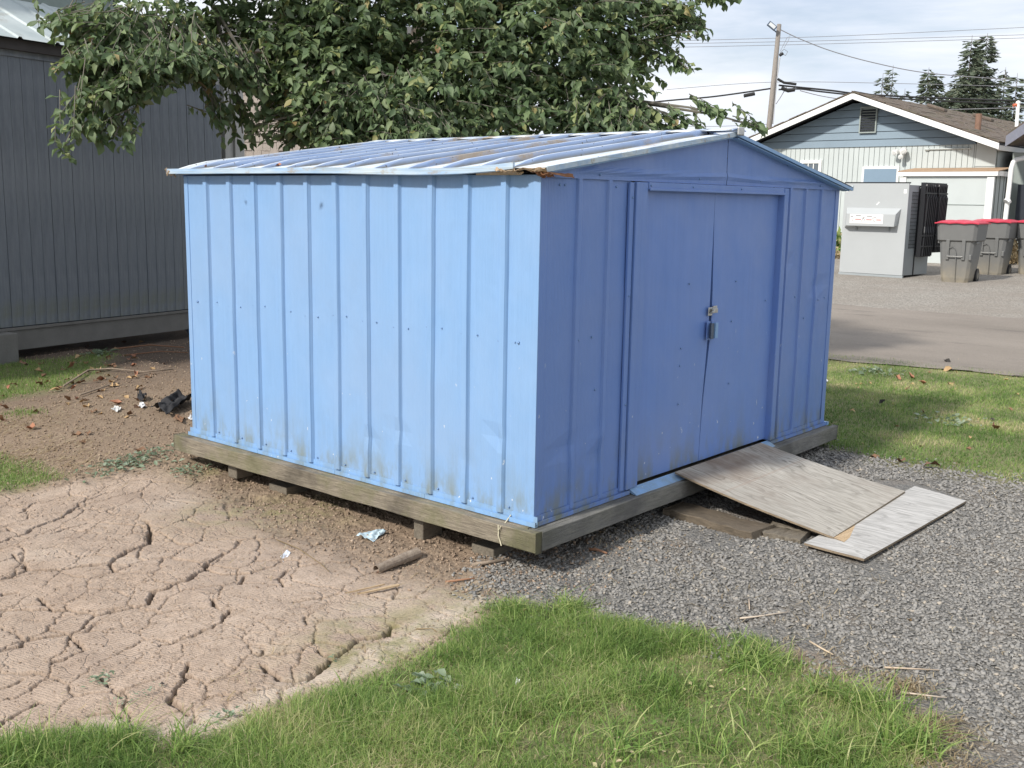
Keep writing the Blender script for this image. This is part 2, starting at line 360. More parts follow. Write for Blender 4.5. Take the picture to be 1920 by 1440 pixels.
# the churned dirt strip along the shed versus the smooth crust
MUDP = gpoly([(-400, 960), (0, 924), (110, 903), (215, 884), (300, 880), (360, 905), (440, 965), (540, 1012), (650, 1060), (760, 1098), (860, 1108), (960, 1160), (700, 1500), (-400, 1700)])
strip = np.clip(.5 - (sdf(x, y, MUDP) + .20 * fbm(x * 2.2, y * 2.2, 4, 9)) / .30, 0, 1)
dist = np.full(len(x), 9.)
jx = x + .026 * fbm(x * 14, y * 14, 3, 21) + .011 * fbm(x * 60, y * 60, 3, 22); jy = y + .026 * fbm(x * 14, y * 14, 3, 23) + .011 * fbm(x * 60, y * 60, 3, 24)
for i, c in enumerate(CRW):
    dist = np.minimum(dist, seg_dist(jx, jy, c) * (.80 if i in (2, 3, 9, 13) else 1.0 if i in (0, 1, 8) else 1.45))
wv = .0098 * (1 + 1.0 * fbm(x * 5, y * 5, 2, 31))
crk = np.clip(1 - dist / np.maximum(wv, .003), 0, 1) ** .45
ledge = seg_dist(x, y, gpoly([(300,1440),(420,1385),(497,1330),(560,1290),(600,1262),(680,1232),(745,1200),(800,1150),(860,1105)]))
def vor_edge(x, y, cell, seed):
    u_, v_ = x / cell, y / cell; iu, iv = np.floor(u_), np.floor(v_); f1 = np.full(len(x), 9.); f2 = np.full(len(x), 9.)
    for a_ in (-1, 0, 1):
        for b_ in (-1, 0, 1):
            qx = iu + a_ + .1 + .8 * hash2(iu + a_, iv + b_, seed); qy = iv + b_ + .1 + .8 * hash2(iu + a_, iv + b_, seed + 9); d_ = np.hypot(u_ - qx, v_ - qy)
            f2 = np.minimum(f2, np.maximum(f1, d_)); f1 = np.minimum(f1, d_)
    return (f2 - f1) * .55 * cell
ca_, sa_ = math.cos(.75), math.sin(.55); rx_ = (jx * ca_ + jy * sa_); ry_ = (-jx * sa_ + jy * ca_) * 1.5
n1_ = vor_edge(rx_ + .05 * fbm(x * 4, y * 4, 2, 51), ry_ + .05 * fbm(x * 4, y * 4, 2, 52), .30, 4); n2_ = vor_edge(rx_ + .03 * fbm(x * 9, y * 9, 2, 53), ry_ + .03 * fbm(x * 9, y * 9, 2, 54), .105, 14)
w1_ = .0060 * np.clip(.75 + 1.3 * fbm(x * 3, y * 3, 3, 61), 0, 1.3) + 1e-4; w2_ = .0048 * np.clip(.16 + 1.4 * fbm(x * 4.5, y * 4.5, 3, 62), 0, 1) + 1e-4
net1 = np.clip(1 - n1_ / w1_, 0, 1) ** .5 * (w1_ > .0015); net2 = np.clip(1 - n2_ / w2_, 0, 1) ** .6 * (w2_ > .0012)
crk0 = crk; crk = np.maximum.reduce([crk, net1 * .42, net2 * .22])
flake = .002 * (vnoise(rx_ * 11 + 3 * fbm(x * 8, y * 8, 2, 71), ry_ * 11, 70) > .12)
dome = flake - .004 * np.exp(-dist / .035)
Hf = -.045 * crk * (1 - .6 * strip) + dome * (1 - strip) + .008 * fbm(x * 5, y * 5, 3, 2) + .0030 * fbm(x * 34, y * 34, 4, 6) * (.5 + 1.8 * strip)
Hf += strip * (.022 * fbm(x * 7, y * 7, 3, 12) + .012 * np.abs(fbm(x * 26, y * 26, 3, 13)))
H[fine] += Hf; mud[fine] = 1 - strip
mud[~fine] = 0.
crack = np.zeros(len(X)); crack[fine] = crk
pale = np.zeros(len(X)); x, y = X[near], Y[near]; pl_ = gpoly([(150, 1385), (300, 1372), (420, 1345), (520, 1300), (640, 1262), (760, 1200), (860, 1150), (900, 1125)]); pale[near] = np.clip(1.3 - (seg_dist(x, y, pl_) + .08 * fbm(x * 6, y * 6, 4, 33)) / .09, 0, 1)
moss = np.zeros(len(X)); x, y = X[near], Y[near]
for (px, py, rr, s_) in ((720,1200,.30,1.),(860,1130,.22,.8),(420,965,.30,.7),(640,950,.25,.5),(700,1230,.3,.6),(1090,1075,.16,.4),(560,960,.3,.5),(400,885,.25,.6)):
    c = gnd(px, py); moss[near] += s_ * np.exp(-((x - c[0]) ** 2 + (y - c[1]) ** 2) / rr ** 2)
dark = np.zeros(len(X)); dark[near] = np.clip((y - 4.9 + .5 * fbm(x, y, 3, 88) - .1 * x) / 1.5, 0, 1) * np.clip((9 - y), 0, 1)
nx, ny = sh[1], sh[0]
ii = (np.arange(ny - 1)[:, None] * nx + np.arange(nx - 1)[None, :]).ravel()
FQ = np.stack([ii, ii + 1, ii + nx + 1, ii + nx], 1)
def ground_mat():
    m = NT('ground_soil'); P = m.n('ShaderNodeNewGeometry').outputs['Position']; m.P = P
    b1 = m.noise(.9, 5, .6); b2 = m.noise(14, 6, .7)
    mudc = m.mix(m.ramp(b1, [(.3, 0.), (.7, 1.)]), (.44, .325, .24), (.55, .43, .335))
    mudc = m.mix(m.math('MULTIPLY', m.ramp(b2, [(.35, 1.), (.6, 0.)]), .45), mudc, (.31, .225, .16))
    mudc = m.mix(m.ramp(m.noise(90, 4, .7), [(.38, .5), (.5, 0.)]), mudc, (.20, .14, .10))
    dirt = m.mix(b2, (.20, .145, .10), (.40, .30, .21))
    dirt = m.mix(m.ramp(m.noise(70, 4, .7), [(.4, .6), (.55, 0.)]), dirt, (.13, .09, .06))
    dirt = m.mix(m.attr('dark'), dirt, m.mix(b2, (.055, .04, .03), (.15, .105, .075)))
    mudc = m.mix(m.ramp(m.noise(2.6, 6, .7), [(.5, 0.), (.66, .4)]), mudc, (.26, .19, .145)); mudc = m.mix(m.ramp(m.noise(1.3, 5, .6, m.map((1, 1.3, 1))), [(.54, 0.), (.7, .5)]), mudc, (.55, .45, .36))
    c = m.mix(m.attr('mud'), dirt, mudc)
    c = m.mix(m.math('MULTIPLY', m.attr('crack'), .95), c, (.10, .07, .05))  # cracks coloured darker, painting in the shade of the creases
    c = m.mix(m.math('MULTIPLY', m.attr('pale'), .75), c, m.mix(m.noise(30, 5, .7), (.50, .41, .33), (.66, .56, .45)))
    c = m.mix(m.math('MULTIPLY', m.attr('moss'), m.ramp(m.noise(7, 5, .7), [(.4, 0.), (.62, .75)]), True), c, (.23, .22, .085))
    gc = m.mix(m.vor(75, out='Color'), (.13, .128, .12), (.29, .275, .25)); gc = m.mix(m.ramp(m.noise(3, 5, .6), [(.5, 0.), (.7, .6)]), gc, (.25, .20, .15))
    c = m.mix(m.attr('grav'), c, gc)
    lc = m.mix(m.noise(9, 5), (.12, .14, .05), (.26, .25, .12)); lc = m.mix(m.ramp(m.noise(35, 4), [(.5, 0.), (.65, .7)]), lc, (.20, .16, .09))
    c = m.mix(m.attr('lawn'), c, lc)
    m.col(c).rough(.95)
    # fine relief of the crust: shallow hairline cracks, slanting furrows and crumbs
    wob = m.n('ShaderNodeMixRGB'); 
    ds = m.n('ShaderNodeTexNoise'); ds.inputs['Scale'].default_value = 12; ds.inputs['Detail'].default_value = 3; m.l(P, ds.inputs['Vector'])
    va = m.n('ShaderNodeVectorMath', operation='MULTIPLY_ADD'); m.l(ds.outputs['Color'], va.inputs[0]); va.inputs[1].default_value = (.09, .09, 0); m.l(P, va.inputs[2])
    mp2 = m.map((1, .62, 0), (0, 0, .5), va.outputs[0])
    hair = m.math('MAXIMUM', m.ramp(m.vor(7, mp2, 'DISTANCE_TO_EDGE'), [(.0, 0.), (.03, 1.)]), m.ramp(m.noise(4, 3), [(.42, 0.), (.5, 1.)]))
    hair2 = m.math('MAXIMUM', m.ramp(m.vor(24, mp2, 'DISTANCE_TO_EDGE'), [(.0, 0.), (.08, 1.)]), m.ramp(m.noise(7, 3), [(.46, 0.), (.54, 1.)]))
    w = m.n('ShaderNodeTexWave', bands_direction='X'); w.inputs['Scale'].default_value = 22; w.inputs['Distortion'].default_value = 3.5; w.inputs['Detail'].default_value = 3; w.inputs['Detail Scale'].default_value = 2.5
    m.l(m.map((1, 1, 0), (0, 0, -.25)), w.inputs['Vector'])
    h = m.math('ADD', m.math('MULTIPLY', hair, 1.1), m.math('MULTIPLY', hair2, .45)); h = m.math('ADD', h, m.math('MULTIPLY', w.outputs['Fac'], .26)); h = m.math('MULTIPLY', h, m.attr('mud'))
    h = m.math('ADD', h, m.math('MULTIPLY', m.noise(45, 7, .8), 1.7)); h = m.math('ADD', h, m.math('MULTIPLY', m.vor(70), m.math('MULTIPLY', m.attr('grav'), 3.)))
    m.bump(h, .0062)
    return m.m
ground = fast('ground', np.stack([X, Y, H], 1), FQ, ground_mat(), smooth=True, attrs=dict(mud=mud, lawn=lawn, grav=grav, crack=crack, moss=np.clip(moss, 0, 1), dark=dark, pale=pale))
tag(ground, kind='structure')
_H2 = H.reshape(sh)
def gh(x, y):
    """height of the built ground"""
    x = np.asarray(x, float); y = np.asarray(y, float)
    i = np.clip(np.searchsorted(xs, x) - 1, 0, nx - 2); j = np.clip(np.searchsorted(ys, y) - 1, 0, ny - 2)
    fx = np.clip((x - xs[i]) / (xs[i + 1] - xs[i]), 0, 1); fy = np.clip((y - ys[j]) / (ys[j + 1] - ys[j]), 0, 1)
    return (_H2[j, i] * (1 - fx) + _H2[j, i + 1] * fx) * (1 - fy) + (_H2[j + 1, i] * (1 - fx) + _H2[j + 1, i + 1] * fx) * fy
def gp(px, py, dz=0.):
    q = gnd(px, py); return Vector((q[0], q[1], float(gh(q[0], q[1])) + dz))

# asphalt drive and the gravel lot beyond it
def road_mat():
    m = NT('worn_asphalt'); m.P = m.n('ShaderNodeNewGeometry').outputs['Position']
    c = m.mix(m.ramp(m.noise(.6, 5, .6, m.map((1, .35, 1))), [(.3, 0.), (.7, 1.)]), (.22, .188, .155), (.33, .285, .24))
    c = m.mix(m.ramp(m.noise(120, 3, .7), [(.35, .6), (.6, 0.)]), c, (.07, .065, .06)); c = m.mix(m.ramp(m.noise(60, 2), [(.66, 0.), (.7, .8)]), c, (.34, .32, .29))
    c = m.mix(m.ramp(m.noise(2.5, 5, .7, m.map((1, .3, 1))), [(.56, 0.), (.7, .5)]), c, (.07, .06, .055))
    m.col(c).rough(.9).bump(m.noise(150, 4, .7), .004); return m.m
def lot_mat():
    m = NT('grey_gravel_lot'); m.P = m.n('ShaderNodeNewGeometry').outputs['Position']
    c = m.mix(m.vor(38, out='Color'), (.17, .155, .135), (.42, .385, .335)); c = m.mix(m.ramp(m.noise(.8, 5, .6), [(.4, 0.), (.65, .6)]), c, (.25, .215, .18))
    m.col(c).rough(.95).bump(m.vor(38), .02); return m.m
def sheet(name, x0, x1, y0, y1, dz, mat, wob=.0, n=(60, 90), stuff=False):
    gx, gy = np.meshgrid(np.linspace(x0, x1, n[0]), np.linspace(y0, y1, n[1])); gx = gx.ravel(); gy = gy.ravel()
    e = (gx == x0); gx = gx + np.where(e, wob * fbm(gy * .8, gy * 0, 4, 8), 0); e = (gx == x1); gx = gx + np.where(e, wob * fbm(gy * .8, gy * 0 + 3, 4, 8), 0)
    gz = gh(gx, gy) + dz; k = (np.arange(n[1] - 1)[:, None] * n[0] + np.arange(n[0] - 1)[None, :]).ravel()
    return tag(fast(name, np.stack([gx, gy, gz], 1), np.stack([k, k + 1, k + n[0] + 1, k + n[0]], 1), mat, smooth=True), kind='structure')
sheet('road', float(gnd(1700, 690)[0]), float(gnd(1700, 582)[0]), -60, 90, .012, road_mat(), .5, (30, 400))
sheet('gravel_lot', float(gnd(1700, 582)[0]) - .4, 60, -60, 90, .006, lot_mat(), .8, (60, 200))

# ------------------------------------------------------------------ scattered stuff: stones, clods, grass, straw
def rotmats(n, tilt=.5):
    a = rng.uniform(0, 2 * np.pi, n); b = rng.normal(0, tilt, n); c = rng.normal(0, tilt, n)
    ca, sa, cb, sb, cc, sc_ = np.cos(a), np.sin(a), np.cos(b), np.sin(b), np.cos(c), np.sin(c); z = np.zeros(n); o = np.ones(n)
    Rz = np.stack([ca, -sa, z, sa, ca, z, z, z, o], 1).reshape(n, 3, 3); Rx = np.stack([o, z, z, z, cb, -sb, z, sb, cb], 1).reshape(n, 3, 3); Ry = np.stack([cc, z, sc_, z, o, z, -sc_, z, cc], 1).reshape(n, 3, 3)
    return Rz @ Rx @ Ry
SV = np.array([(-1, -.7, -.5), (.9, -1, -.5), (1, .8, -.5), (-.8, 1, -.5), (-.6, -.5, .5), (.55, -.65, .6), (.6, .45, .45), (-.5, .6, .55)])
SF = np.array([(0, 3, 2, 1), (4, 5, 6, 7), (0, 1, 5, 4), (1, 2, 6, 5), (2, 3, 7, 6), (3, 0, 4, 7)])
def stones(name, x, y, size, mat, label, cat, flat=.55, tilt=.35, lift=.2):
    n = len(x); jit = rng.uniform(.6, 1.35, (n, 8, 3)); s = size[:, None] * rng.uniform(.6, 1.25, (n, 3)); s[:, 2] *= flat
    V = SV[None] * jit * s[:, None, :] * .5; V = np.einsum('nij,nkj->nki', rotmats(n, tilt), V)
    V += np.stack([x, y, gh(x, y) + size * lift], 1)[:, None, :]
    F_ = (SF[None] + (np.arange(n) * 8)[:, None, None]).reshape(-1, 4)
    o = fast(name, V.reshape(-1, 3), F_, mat, attrs=dict(rnd=np.repeat(rng.random(n), 8)))
    return tag(o, label, cat, kind='stuff')
def stone_mat(name, a, b, c):
    m = NT(name); r = m.attr('rnd'); k = m.ramp(r, [(0., a), (.60, b), (.95, b), (.99, c), (1., c)])
    k = m.mix(m.ramp(m.noise(60, 3), [(.4, .0), (.7, .35)]), k, tuple(q * .5 for q in a)); m.col(k).rough(.85); return m.m
def scatter(poly, dens, x0, x1, y0, y1, far=None, edge=.0, seed=5, sc=5, amp=.12):
    n = int(dens * (x1 - x0) * (y1 - y0)); x = rng.uniform(x0, x1, n); y = rng.uniform(y0, y1, n)
    pxx, pyy, dd = proj(np.stack([x, y, base_h(x, y)], 1))
    k = (dd > .5) & (pxx > -260) & (pxx < 2180) & (pyy < 1640) & (pyy > 330); x, y, dd = x[k], y[k], dd[k]
    s = sdf(x, y, poly) + amp * fbm(x * sc, y * sc, 4, seed) + edge * (rng.random(len(x)) - .5)
    p = np.ones(len(x)) if far is None else np.clip((far / dd) ** 2, .03, 1)
    k = (s > 0) & (rng.random(len(x)) < p); return x[k], y[k], dd[k], s[k]
M_stone = stone_mat('grey_crushed_stone', (.16, .155, .145), (.29, .276, .252), (.42, .37, .30))
x, y, dd, _ = scatter(GRAVEL, 6800, -1.5, 9, -6, 1.0, far=5.2, edge=.35)
under = ((x > .05) & (x < 3.2) & (y > .35)) | in_poly(x, y, np.array([at(*q_, -.19)[:2] for q_ in ((1500, 1012), (1620, 1054), (1822, 940), (1705, 903), (1640, 900))])) | in_poly(x, y, np.array([(1.4, -.25), (2.15, -.25), (2.4, -.85), (1.35, -.9)]))
dust = fbm(x * 1.7, y * 1.7, 4, 91)
for (px_, py_, rr_) in ((1110, 1040, .22), (1330, 1010, .20), (1480, 1205, .18), (1700, 1310, .2), (1780, 1400, .25), (1010, 1120, .14)):
    c_ = gnd(px_, py_); dust = np.maximum(dust, .75 * np.exp(-((x - c_[0]) ** 2 + (y - c_[1]) ** 2) / rr_ ** 2))
under |= rng.random(len(x)) < np.clip((dust - .18) * 2.4, 0, .82)
x, y, dd = x[~under], y[~under], dd[~under]
stones('gravel', x, y, (.007 + .017 * rng.random(len(x)) ** 1.6) * (1 + .12 * np.clip(dd - 5, 0, 6)), M_stone, 'loose grey crushed stone in front of the blue shed', 'gravel')
# crumbs of soil on the dirt strip
M_clod = stone_mat('soil_clods', (.19, .135, .095), (.37, .275, .195), (.44, .34, .25))
DIRT = np.array([(-2.2, 8.2), (-2.2, 2.9), (-1.0, 2.2), (-.75, 1.4), (-.62, .5), (-.55, -.1), (.1, -.4), (.6, -.15), (1.2, .3), (1.2, 3.2), (3.5, 4.5), (3.5, 8)])
x, y, dd, s_ = scatter(DIRT, 2600, -2.3, 3.5, -.4, 8, far=5.5, edge=.5, amp=.25, sc=3)
k_ = sdf(x, y, MUDP) < rng.normal(0, .07, len(x)); x, y, dd = x[k_], y[k_], dd[k_]
stones('soil_clods', x, y, (.004 + .015 * rng.random(len(x)) ** 3), M_clod, 'loose crumbs of brown soil beside and under the shed', 'soil', flat=.8, tilt=.8, lift=.25)
x, y, dd, s_ = scatter(np.array([(-3, 2.9), (-3, -1), (.0, -1), (.0, 2.9)]), 260, -3, 0, -1, 3, amp=0)
stones('soil_crumbs', x, y, rng.uniform(.004, .010, len(x)), M_clod, 'sparse crumbs on the cracked mud crust', 'soil', flat=.8, tilt=.8)

def blades(name, x, y, h, w, lean, mat, label, cat, rnd=None, seg=2, base=None):
    n = len(x); z = gh(x, y) - .003 if base is None else base
    a = rng.uniform(0, 2 * np.pi, n); dx, dy = np.cos(a), np.sin(a); b = rng.uniform(0, 2 * np.pi, n); wx, wy = np.cos(b) * w / 2, np.sin(b) * w / 2
    L_ = lean; lev = []
    for k in range(seg + 1):
        t = k / seg; off = h * L_ * t ** 1.8; zz = h * (t - .35 * np.minimum(L_, 1.6) * t ** 2.2)
        c = np.stack([x + dx * off, y + dy * off, z + zz], 1); ww = (1 - t) ** .6 if k < seg else 0
        if k < seg: lev += [c - np.stack([wx, wy, 0 * wx], 1) * ww, c + np.stack([wx, wy, 0 * wx], 1) * ww]
        else: lev.append(c)
    V = np.stack(lev, 1); m_ = V.shape[1]; o = (np.arange(n) * m_)[:, None]
    Q = np.concatenate([o + np.array([2 * k, 2 * k + 1, 2 * k + 3, 2 * k + 2]) for k in range(seg - 1)]) if seg > 1 else None
    T = o + np.array([2 * seg - 2, 2 * seg - 1, 2 * seg])
    tt = np.tile(np.repeat(np.arange(seg + 1) / seg, [2] * seg + [1]), n)
    ob = fast(name, V.reshape(-1, 3), [Q, T] if Q is not None else [T], mat, attrs=dict(rnd=np.repeat(rng.random(n) if rnd is None else rnd, m_), tip=tt))
    return tag(ob, label, cat, kind='stuff')
def grass_mat(name, stops):
    m = NT(name); c = m.ramp(m.attr('rnd'), stops); c = m.mix(m.math('MULTIPLY', m.ramp(m.attr('tip'), [(0., 0.), (1., 1.)]), .25), c, (.30, .30, .10))
    m.col(c).rough(.5); m.b.inputs['Specular IOR Level'].default_value = .35
    tr = m.n('ShaderNodeBsdfTranslucent'); m.l(c, tr.inputs[0]); ms = m.n('ShaderNodeMixShader'); ms.inputs[0].default_value = .38
    m.l(m.b.outputs[0], ms.inputs[1]); m.l(tr.outputs[0], ms.inputs[2]); m.l(ms.outputs[0], m.out.inputs[0]); return m.m
M_grass = grass_mat('grass_blades', [(0., (.085, .18, .04)), (.30, (.19, .33, .075)), (.55, (.33, .44, .13)), (.72, (.47, .49, .22)), (.86, (.60, .52, .31)), (1., (.66, .55, .37))])
M_straw = grass_mat('dry_straw', [(0., (.34, .25, .14)), (.5, (.48, .38, .23)), (1., (.58, .50, .34))])
def dryness(x, y, seed, k=.28): return np.clip(rng.random(len(x)) * .72 + k * (2.1 * fbm(x * 2.3, y * 2.3, 4, seed)) - .03, 0, 1)
# near lawn
x, y, dd, s_ = scatter(NEAR_LAWN, 27000, -5, 1, -5, 1.5, far=5.5, edge=.12, amp=.08, sc=6, seed=3)
lush = np.clip(.5 + 1.9 * fbm(x * 2.6, y * 2.6, 4, 41), .05, 1.3)
thin = rng.random(len(x)) < (.55 + .45 * np.clip(lush * 1.4, 0, 1)); x, y, dd, s_, lush = x[thin], y[thin], dd[thin], s_[thin], lush[thin]
n = len(x); hh = rng.uniform(.020, .060, n) * (.55 + .95 * lush) * np.clip(.45 + s_ / .22, .4, 1.1)
dr = dryness(x, y, 51) + .25 * np.clip(.5 - lush, 0, 1); hay = rng.random(n) < .07
blades('lawn_grass', x, y, hh, rng.uniform(.0016, .0042, n), np.abs(rng.normal(.85, .65, n)), M_grass, 'short green lawn grass in the foreground', 'grass', np.clip(dr + hay * .5, 0, 1), 3)
# long coarse blades and tussocks in the near lawn
tx, ty, th = [], [], []
for (px, py, cnt, hgt, sp) in ((1060,1150,120,.09,.07),(960,1150,90,.07,.06),(1200,1190,70,.06,.07),(1400,1240,220,.085,.13),(1640,1330,160,.10,.10),(1700,1400,220,.11,.10),(1560,1300,120,.08,.09),(1500,1400,160,.09,.14),(1560,1420,120,.10,.10),(60,1420,90,.10,.10),(220,1400,120,.10,.08),(340,1405,90,.09,.07),(480,1400,60,.06,.10),(800,1340,60,.08,.10),(900,1400,70,.09,.15),(1000,1260,40,.07,.1),(1150,1420,110,.10,.15),(1330,1400,110,.10,.15),(1250,1300,90,.09,.15),(1130,1240,60,.07,.15),(1300,1200,60,.06,.08),(0,1440,80,.11,.08),(700,1300,40,.05,.1),(1060,1350,60,.09,.15),(1450,1330,80,.08,.1)):
    c = gnd(px, py); tx.append(c[0] + rng.normal(0, sp * .55, cnt)); ty.append(c[1] + rng.normal(0, sp * .55, cnt)); th.append(rng.uniform(.45, 1., cnt) * hgt)
x, y, h_ = map(np.concatenate, (tx, ty, th)); n = len(x)
blades('tall_grass', x, y, h_ * 1.6, rng.uniform(.003, .008, n), np.abs(rng.normal(.9, .5, n)), M_grass, 'long coarse grass blades and tussocks standing out of the near lawn', 'grass', np.clip(rng.random(n) * .75, 0, 1), 4)
# right lawn
x, y, dd, s_ = scatter(RIGHT_LAWN, 5200, 3.2, 12, -5, 7, far=9, edge=.15, amp=.08, sc=5)
n = len(x); long_ = np.clip(1.0 - (y * .0 + np.abs(seg_dist(x, y, gpoly([(1545,838),(1600,850),(1700,876)])))) / .30, 0, 1)
l2 = np.clip(.5 + 1.0 * fbm(x * 1.7, y * 1.7, 3, 61), .1, 1.1)
blades('right_lawn_grass', x, y, rng.uniform(.02, .045, n) * (.7 + .6 * l2) * (1 + 1.6 * long_), rng.uniform(.003, .006, n) * (1 - .3 * long_), np.abs(rng.normal(.8, .5, n)), M_grass, 'green lawn beyond the gravel right of the shed', 'grass', np.clip(dryness(x, y, 71, .55) - .15 * (l2 - .5), 0, 1), 2)
# left lawns
xa, ya, da, sa = scatter(LEFT_LAWN, 5200, -5, 3, 3.5, 8.5, far=9, edge=.2, amp=.2, sc=3); xb, yb, db, sb = scatter(LEFT_LAWN2, 7000, -4, 1, 2, 6, far=7, edge=.15, amp=.12, sc=4)
c = gnd(45, 775); xt = c[0] + rng.normal(0, .08, 260); yt = c[1] + rng.normal(0, .08, 260)
x = np.concatenate([xa, xb, xt]); y = np.concatenate([ya, yb, yt]); n = len(x)
blades('left_lawn_grass', x, y, rng.uniform(.025, .055, n), rng.uniform(.003, .005, n), np.abs(rng.normal(.7, .4, n)), M_grass, 'patches of green grass in front of the grey building', 'grass', np.clip(rng.random(n) * .62, 0, 1), 2)
# straw lying about
def straw(pts, name, label):
    X_, Y_, Ln = [], [], []
    for (px, py, cnt, sp, ln) in pts:
        c = gnd(px, py); X_.append(c[0] + rng.normal(0, sp, cnt)); Y_.append(c[1] + rng.normal(0, sp, cnt)); Ln.append(rng.uniform(.4, 1, cnt) * ln)
    x, y, l_ = map(np.concatenate, (X_, Y_, Ln)); n = len(x); a = rng.uniform(0, np.pi, n); w = rng.uniform(.0016, .0045, n)
    V = []; bend = rng.normal(0, .18, n)
    for k, t in enumerate((-.5, 0, .5)):
        cx = x + np.cos(a) * l_ * t - np.sin(a) * bend * l_ * (abs(t)); cy = y + np.sin(a) * l_ * t + np.cos(a) * bend * l_ * abs(t); z = gh(cx, cy) + .006 + rng.uniform(0, .012, n)
        nx_, ny_ = -np.sin(a) * w / 2, np.cos(a) * w / 2
        V += [np.stack([cx - nx_, cy - ny_, z], 1), np.stack([cx + nx_, cy + ny_, z + .001], 1)]
    V = np.stack(V, 1); o = (np.arange(n) * 6)[:, None]; Q = np.concatenate([o + np.array([0, 1, 3, 2]), o + np.array([2, 3, 5, 4])])
    return tag(fast(name, V.reshape(-1, 3), Q, M_straw, attrs=dict(rnd=np.repeat(rng.random(n), 6), tip=np.zeros(n * 6))), label, 'straw', kind='stuff')
straw([(1700,1290,260,.05,.06),(1760,1370,420,.07,.07),(1790,1440,260,.08,.07),(1640,1270,120,.09,.06),(1540,1230,100,.10,.07),(1450,1180,60,.15,.09),(1600,1120,50,.25,.08),(1300,1080,90,.22,.07),(1330,1000,50,.15,.05),(1700,1020,40,.2,.1),(1780,870,80,.10,.05),(1860,930,80,.15,.06),(1500,1150,60,.3,.08),(1800,1200,60,.3,.07),(1120,1010,90,.12,.05),(1180,1000,60,.1,.05),(1750,690,60,.25,.05)], 'gravel_straw', 'dry straw strewn over the gravel and along the lawn edge')
straw([(950,1330,220,.35,.05),(1300,1370,260,.4,.05),(700,1370,220,.35,.05),(1550,1350,160,.25,.05),(1100,1220,160,.3,.05),(400,1420,120,.3,.05),(1350,1250,80,.2,.06)], 'lawn_straw', 'dry blades caught in the near lawn')
straw([(60,850,420,.22,.10),(30,800,320,.18,.10),(120,880,200,.2,.09),(300,760,300,.45,.07),(200,860,220,.35,.08),(180,760,260,.4,.07),(480,900,60,.25,.05),(560,1000,40,.2,.07),(480,1320,30,.12,.07),(420,1290,18,.15,.07),(700,1100,26,.25,.07),(900,1110,40,.12,.06),(200,700,80,.3,.09),(600,1150,12,.3,.06),(700,1270,18,.18,.06)], 'dirt_straw', 'dry straw and stems strewn over the dirt left of the shed')

# ------------------------------------------------------------------ the blue shed
SW, SD, SH = 3.282, 2.86, 1.65
RX, RZ = 1.69, 1.93
shed = thing('metal_shed', 'weathered blue ribbed metal garden shed with double doors standing on a timber frame', 'shed', (0, 0, 0))
def rib_section(a0, a1, rib, h=.018, wtop=.030, sl=.011, lip=True):
    """profile points (along, out) of one panel: flat, one raised rib, flat"""
    r0 = rib; pts = [(a0, 0), (r0 - wtop / 2 - sl, 0), (r0 - wtop / 2, h), (r0 + wtop / 2, h), (r0 + wtop / 2 + sl, 0), (a1, 0)]
    mid = (a0 + r0) / 2; pts.insert(1, (mid, 0)); mid = (a1 + r0) / 2; pts.insert(-1, (mid, 0)); return pts
def side_panel(k, a0, a1, rib):
    sec = rib_section(a0, a1, rib); mb = MB(); nr = 22
    def f(u, v):
        i = int(round(u * (len(sec) - 1))); yy, o = sec[i]; z = v * (SH - .02) + .012
        wob = .004 * float(vnoise(yy * 3.1, z * 1.6, 5)) + .0035 * float(vnoise(yy * 9, z * 5, 8))
        dent = 0
        for (dy, dz, dr, dd_) in dents: dent += dd_ * math.exp(-(((yy - dy) / dr) ** 2 + ((z - dz) / (dr * .7)) ** 2))
        return (-(o + wob * (1 if 0 < v < 1 else .3) - dent), yy, z)
    mb.grid(f, len(sec) - 1, nr); return mb.build('wall_panel', M_side, shed, solid=.0015)
dents = [(.93, .30, .03, .012), (1.16, .22, .03, .012), (.22, .38, .03, .010), (1.15, .42, .03, -.004), (.45, .25, .03, .006), (2.1, .2, .04, .006)]
ribs = [.207 + .2418 * k for k in range(11)]
edges = [0.02] + [r + .03 for r in ribs] + [SD - .02]
for k in range(12):
    a0, a1 = edges[k] if k else .02, edges[k + 1] if k < 11 else SD - .02
    if k < 11: side_panel(k, a0, min(a1, SD - .02), ribs[k])
    else:
        MB().grid(lambda u, v: (0.0 - .002 * float(vnoise(u * 3, v * 4, 7)), a0 + (a1 - a0) * u, .012 + v * (SH - .02)), 3, 18).build('wall_panel', M_side, shed, solid=.0015)
# front wall strips
def front_panel(a0, a1, rl):
    sec = [(a0, 0)]
    for (rb, h, w) in rl: sec += [(rb - w / 2 - .007, 0), (rb - w / 2, h), (rb + w / 2, h), (rb + w / 2 + .007, 0)]
    sec.append((a1, 0)); mb = MB()
    def f(u, v):
        i = int(round(u * (len(sec) - 1))); xx, o = sec[i]; z = .012 + v * (SH - .022)
        wob = .004 * float(vnoise(xx * 4, z * 2, 15)) + .003 * float(vnoise(xx * 12, z * 6, 18))
        for (dx, dz, dr, dd_) in fd: wob -= dd_ * math.exp(-(((xx - dx) / dr) ** 2 + ((z - dz) / dr) ** 2))
        return (xx, -(o + wob), z)
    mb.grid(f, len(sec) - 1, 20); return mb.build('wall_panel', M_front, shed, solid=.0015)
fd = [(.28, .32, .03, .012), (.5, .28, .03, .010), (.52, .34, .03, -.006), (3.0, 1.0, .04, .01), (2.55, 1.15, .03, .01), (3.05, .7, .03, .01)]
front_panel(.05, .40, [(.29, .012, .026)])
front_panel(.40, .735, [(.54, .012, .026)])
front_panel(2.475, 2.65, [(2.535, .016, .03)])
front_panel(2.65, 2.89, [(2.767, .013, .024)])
front_panel(2.89, SW - .05, [(3.004, .013, .024)])
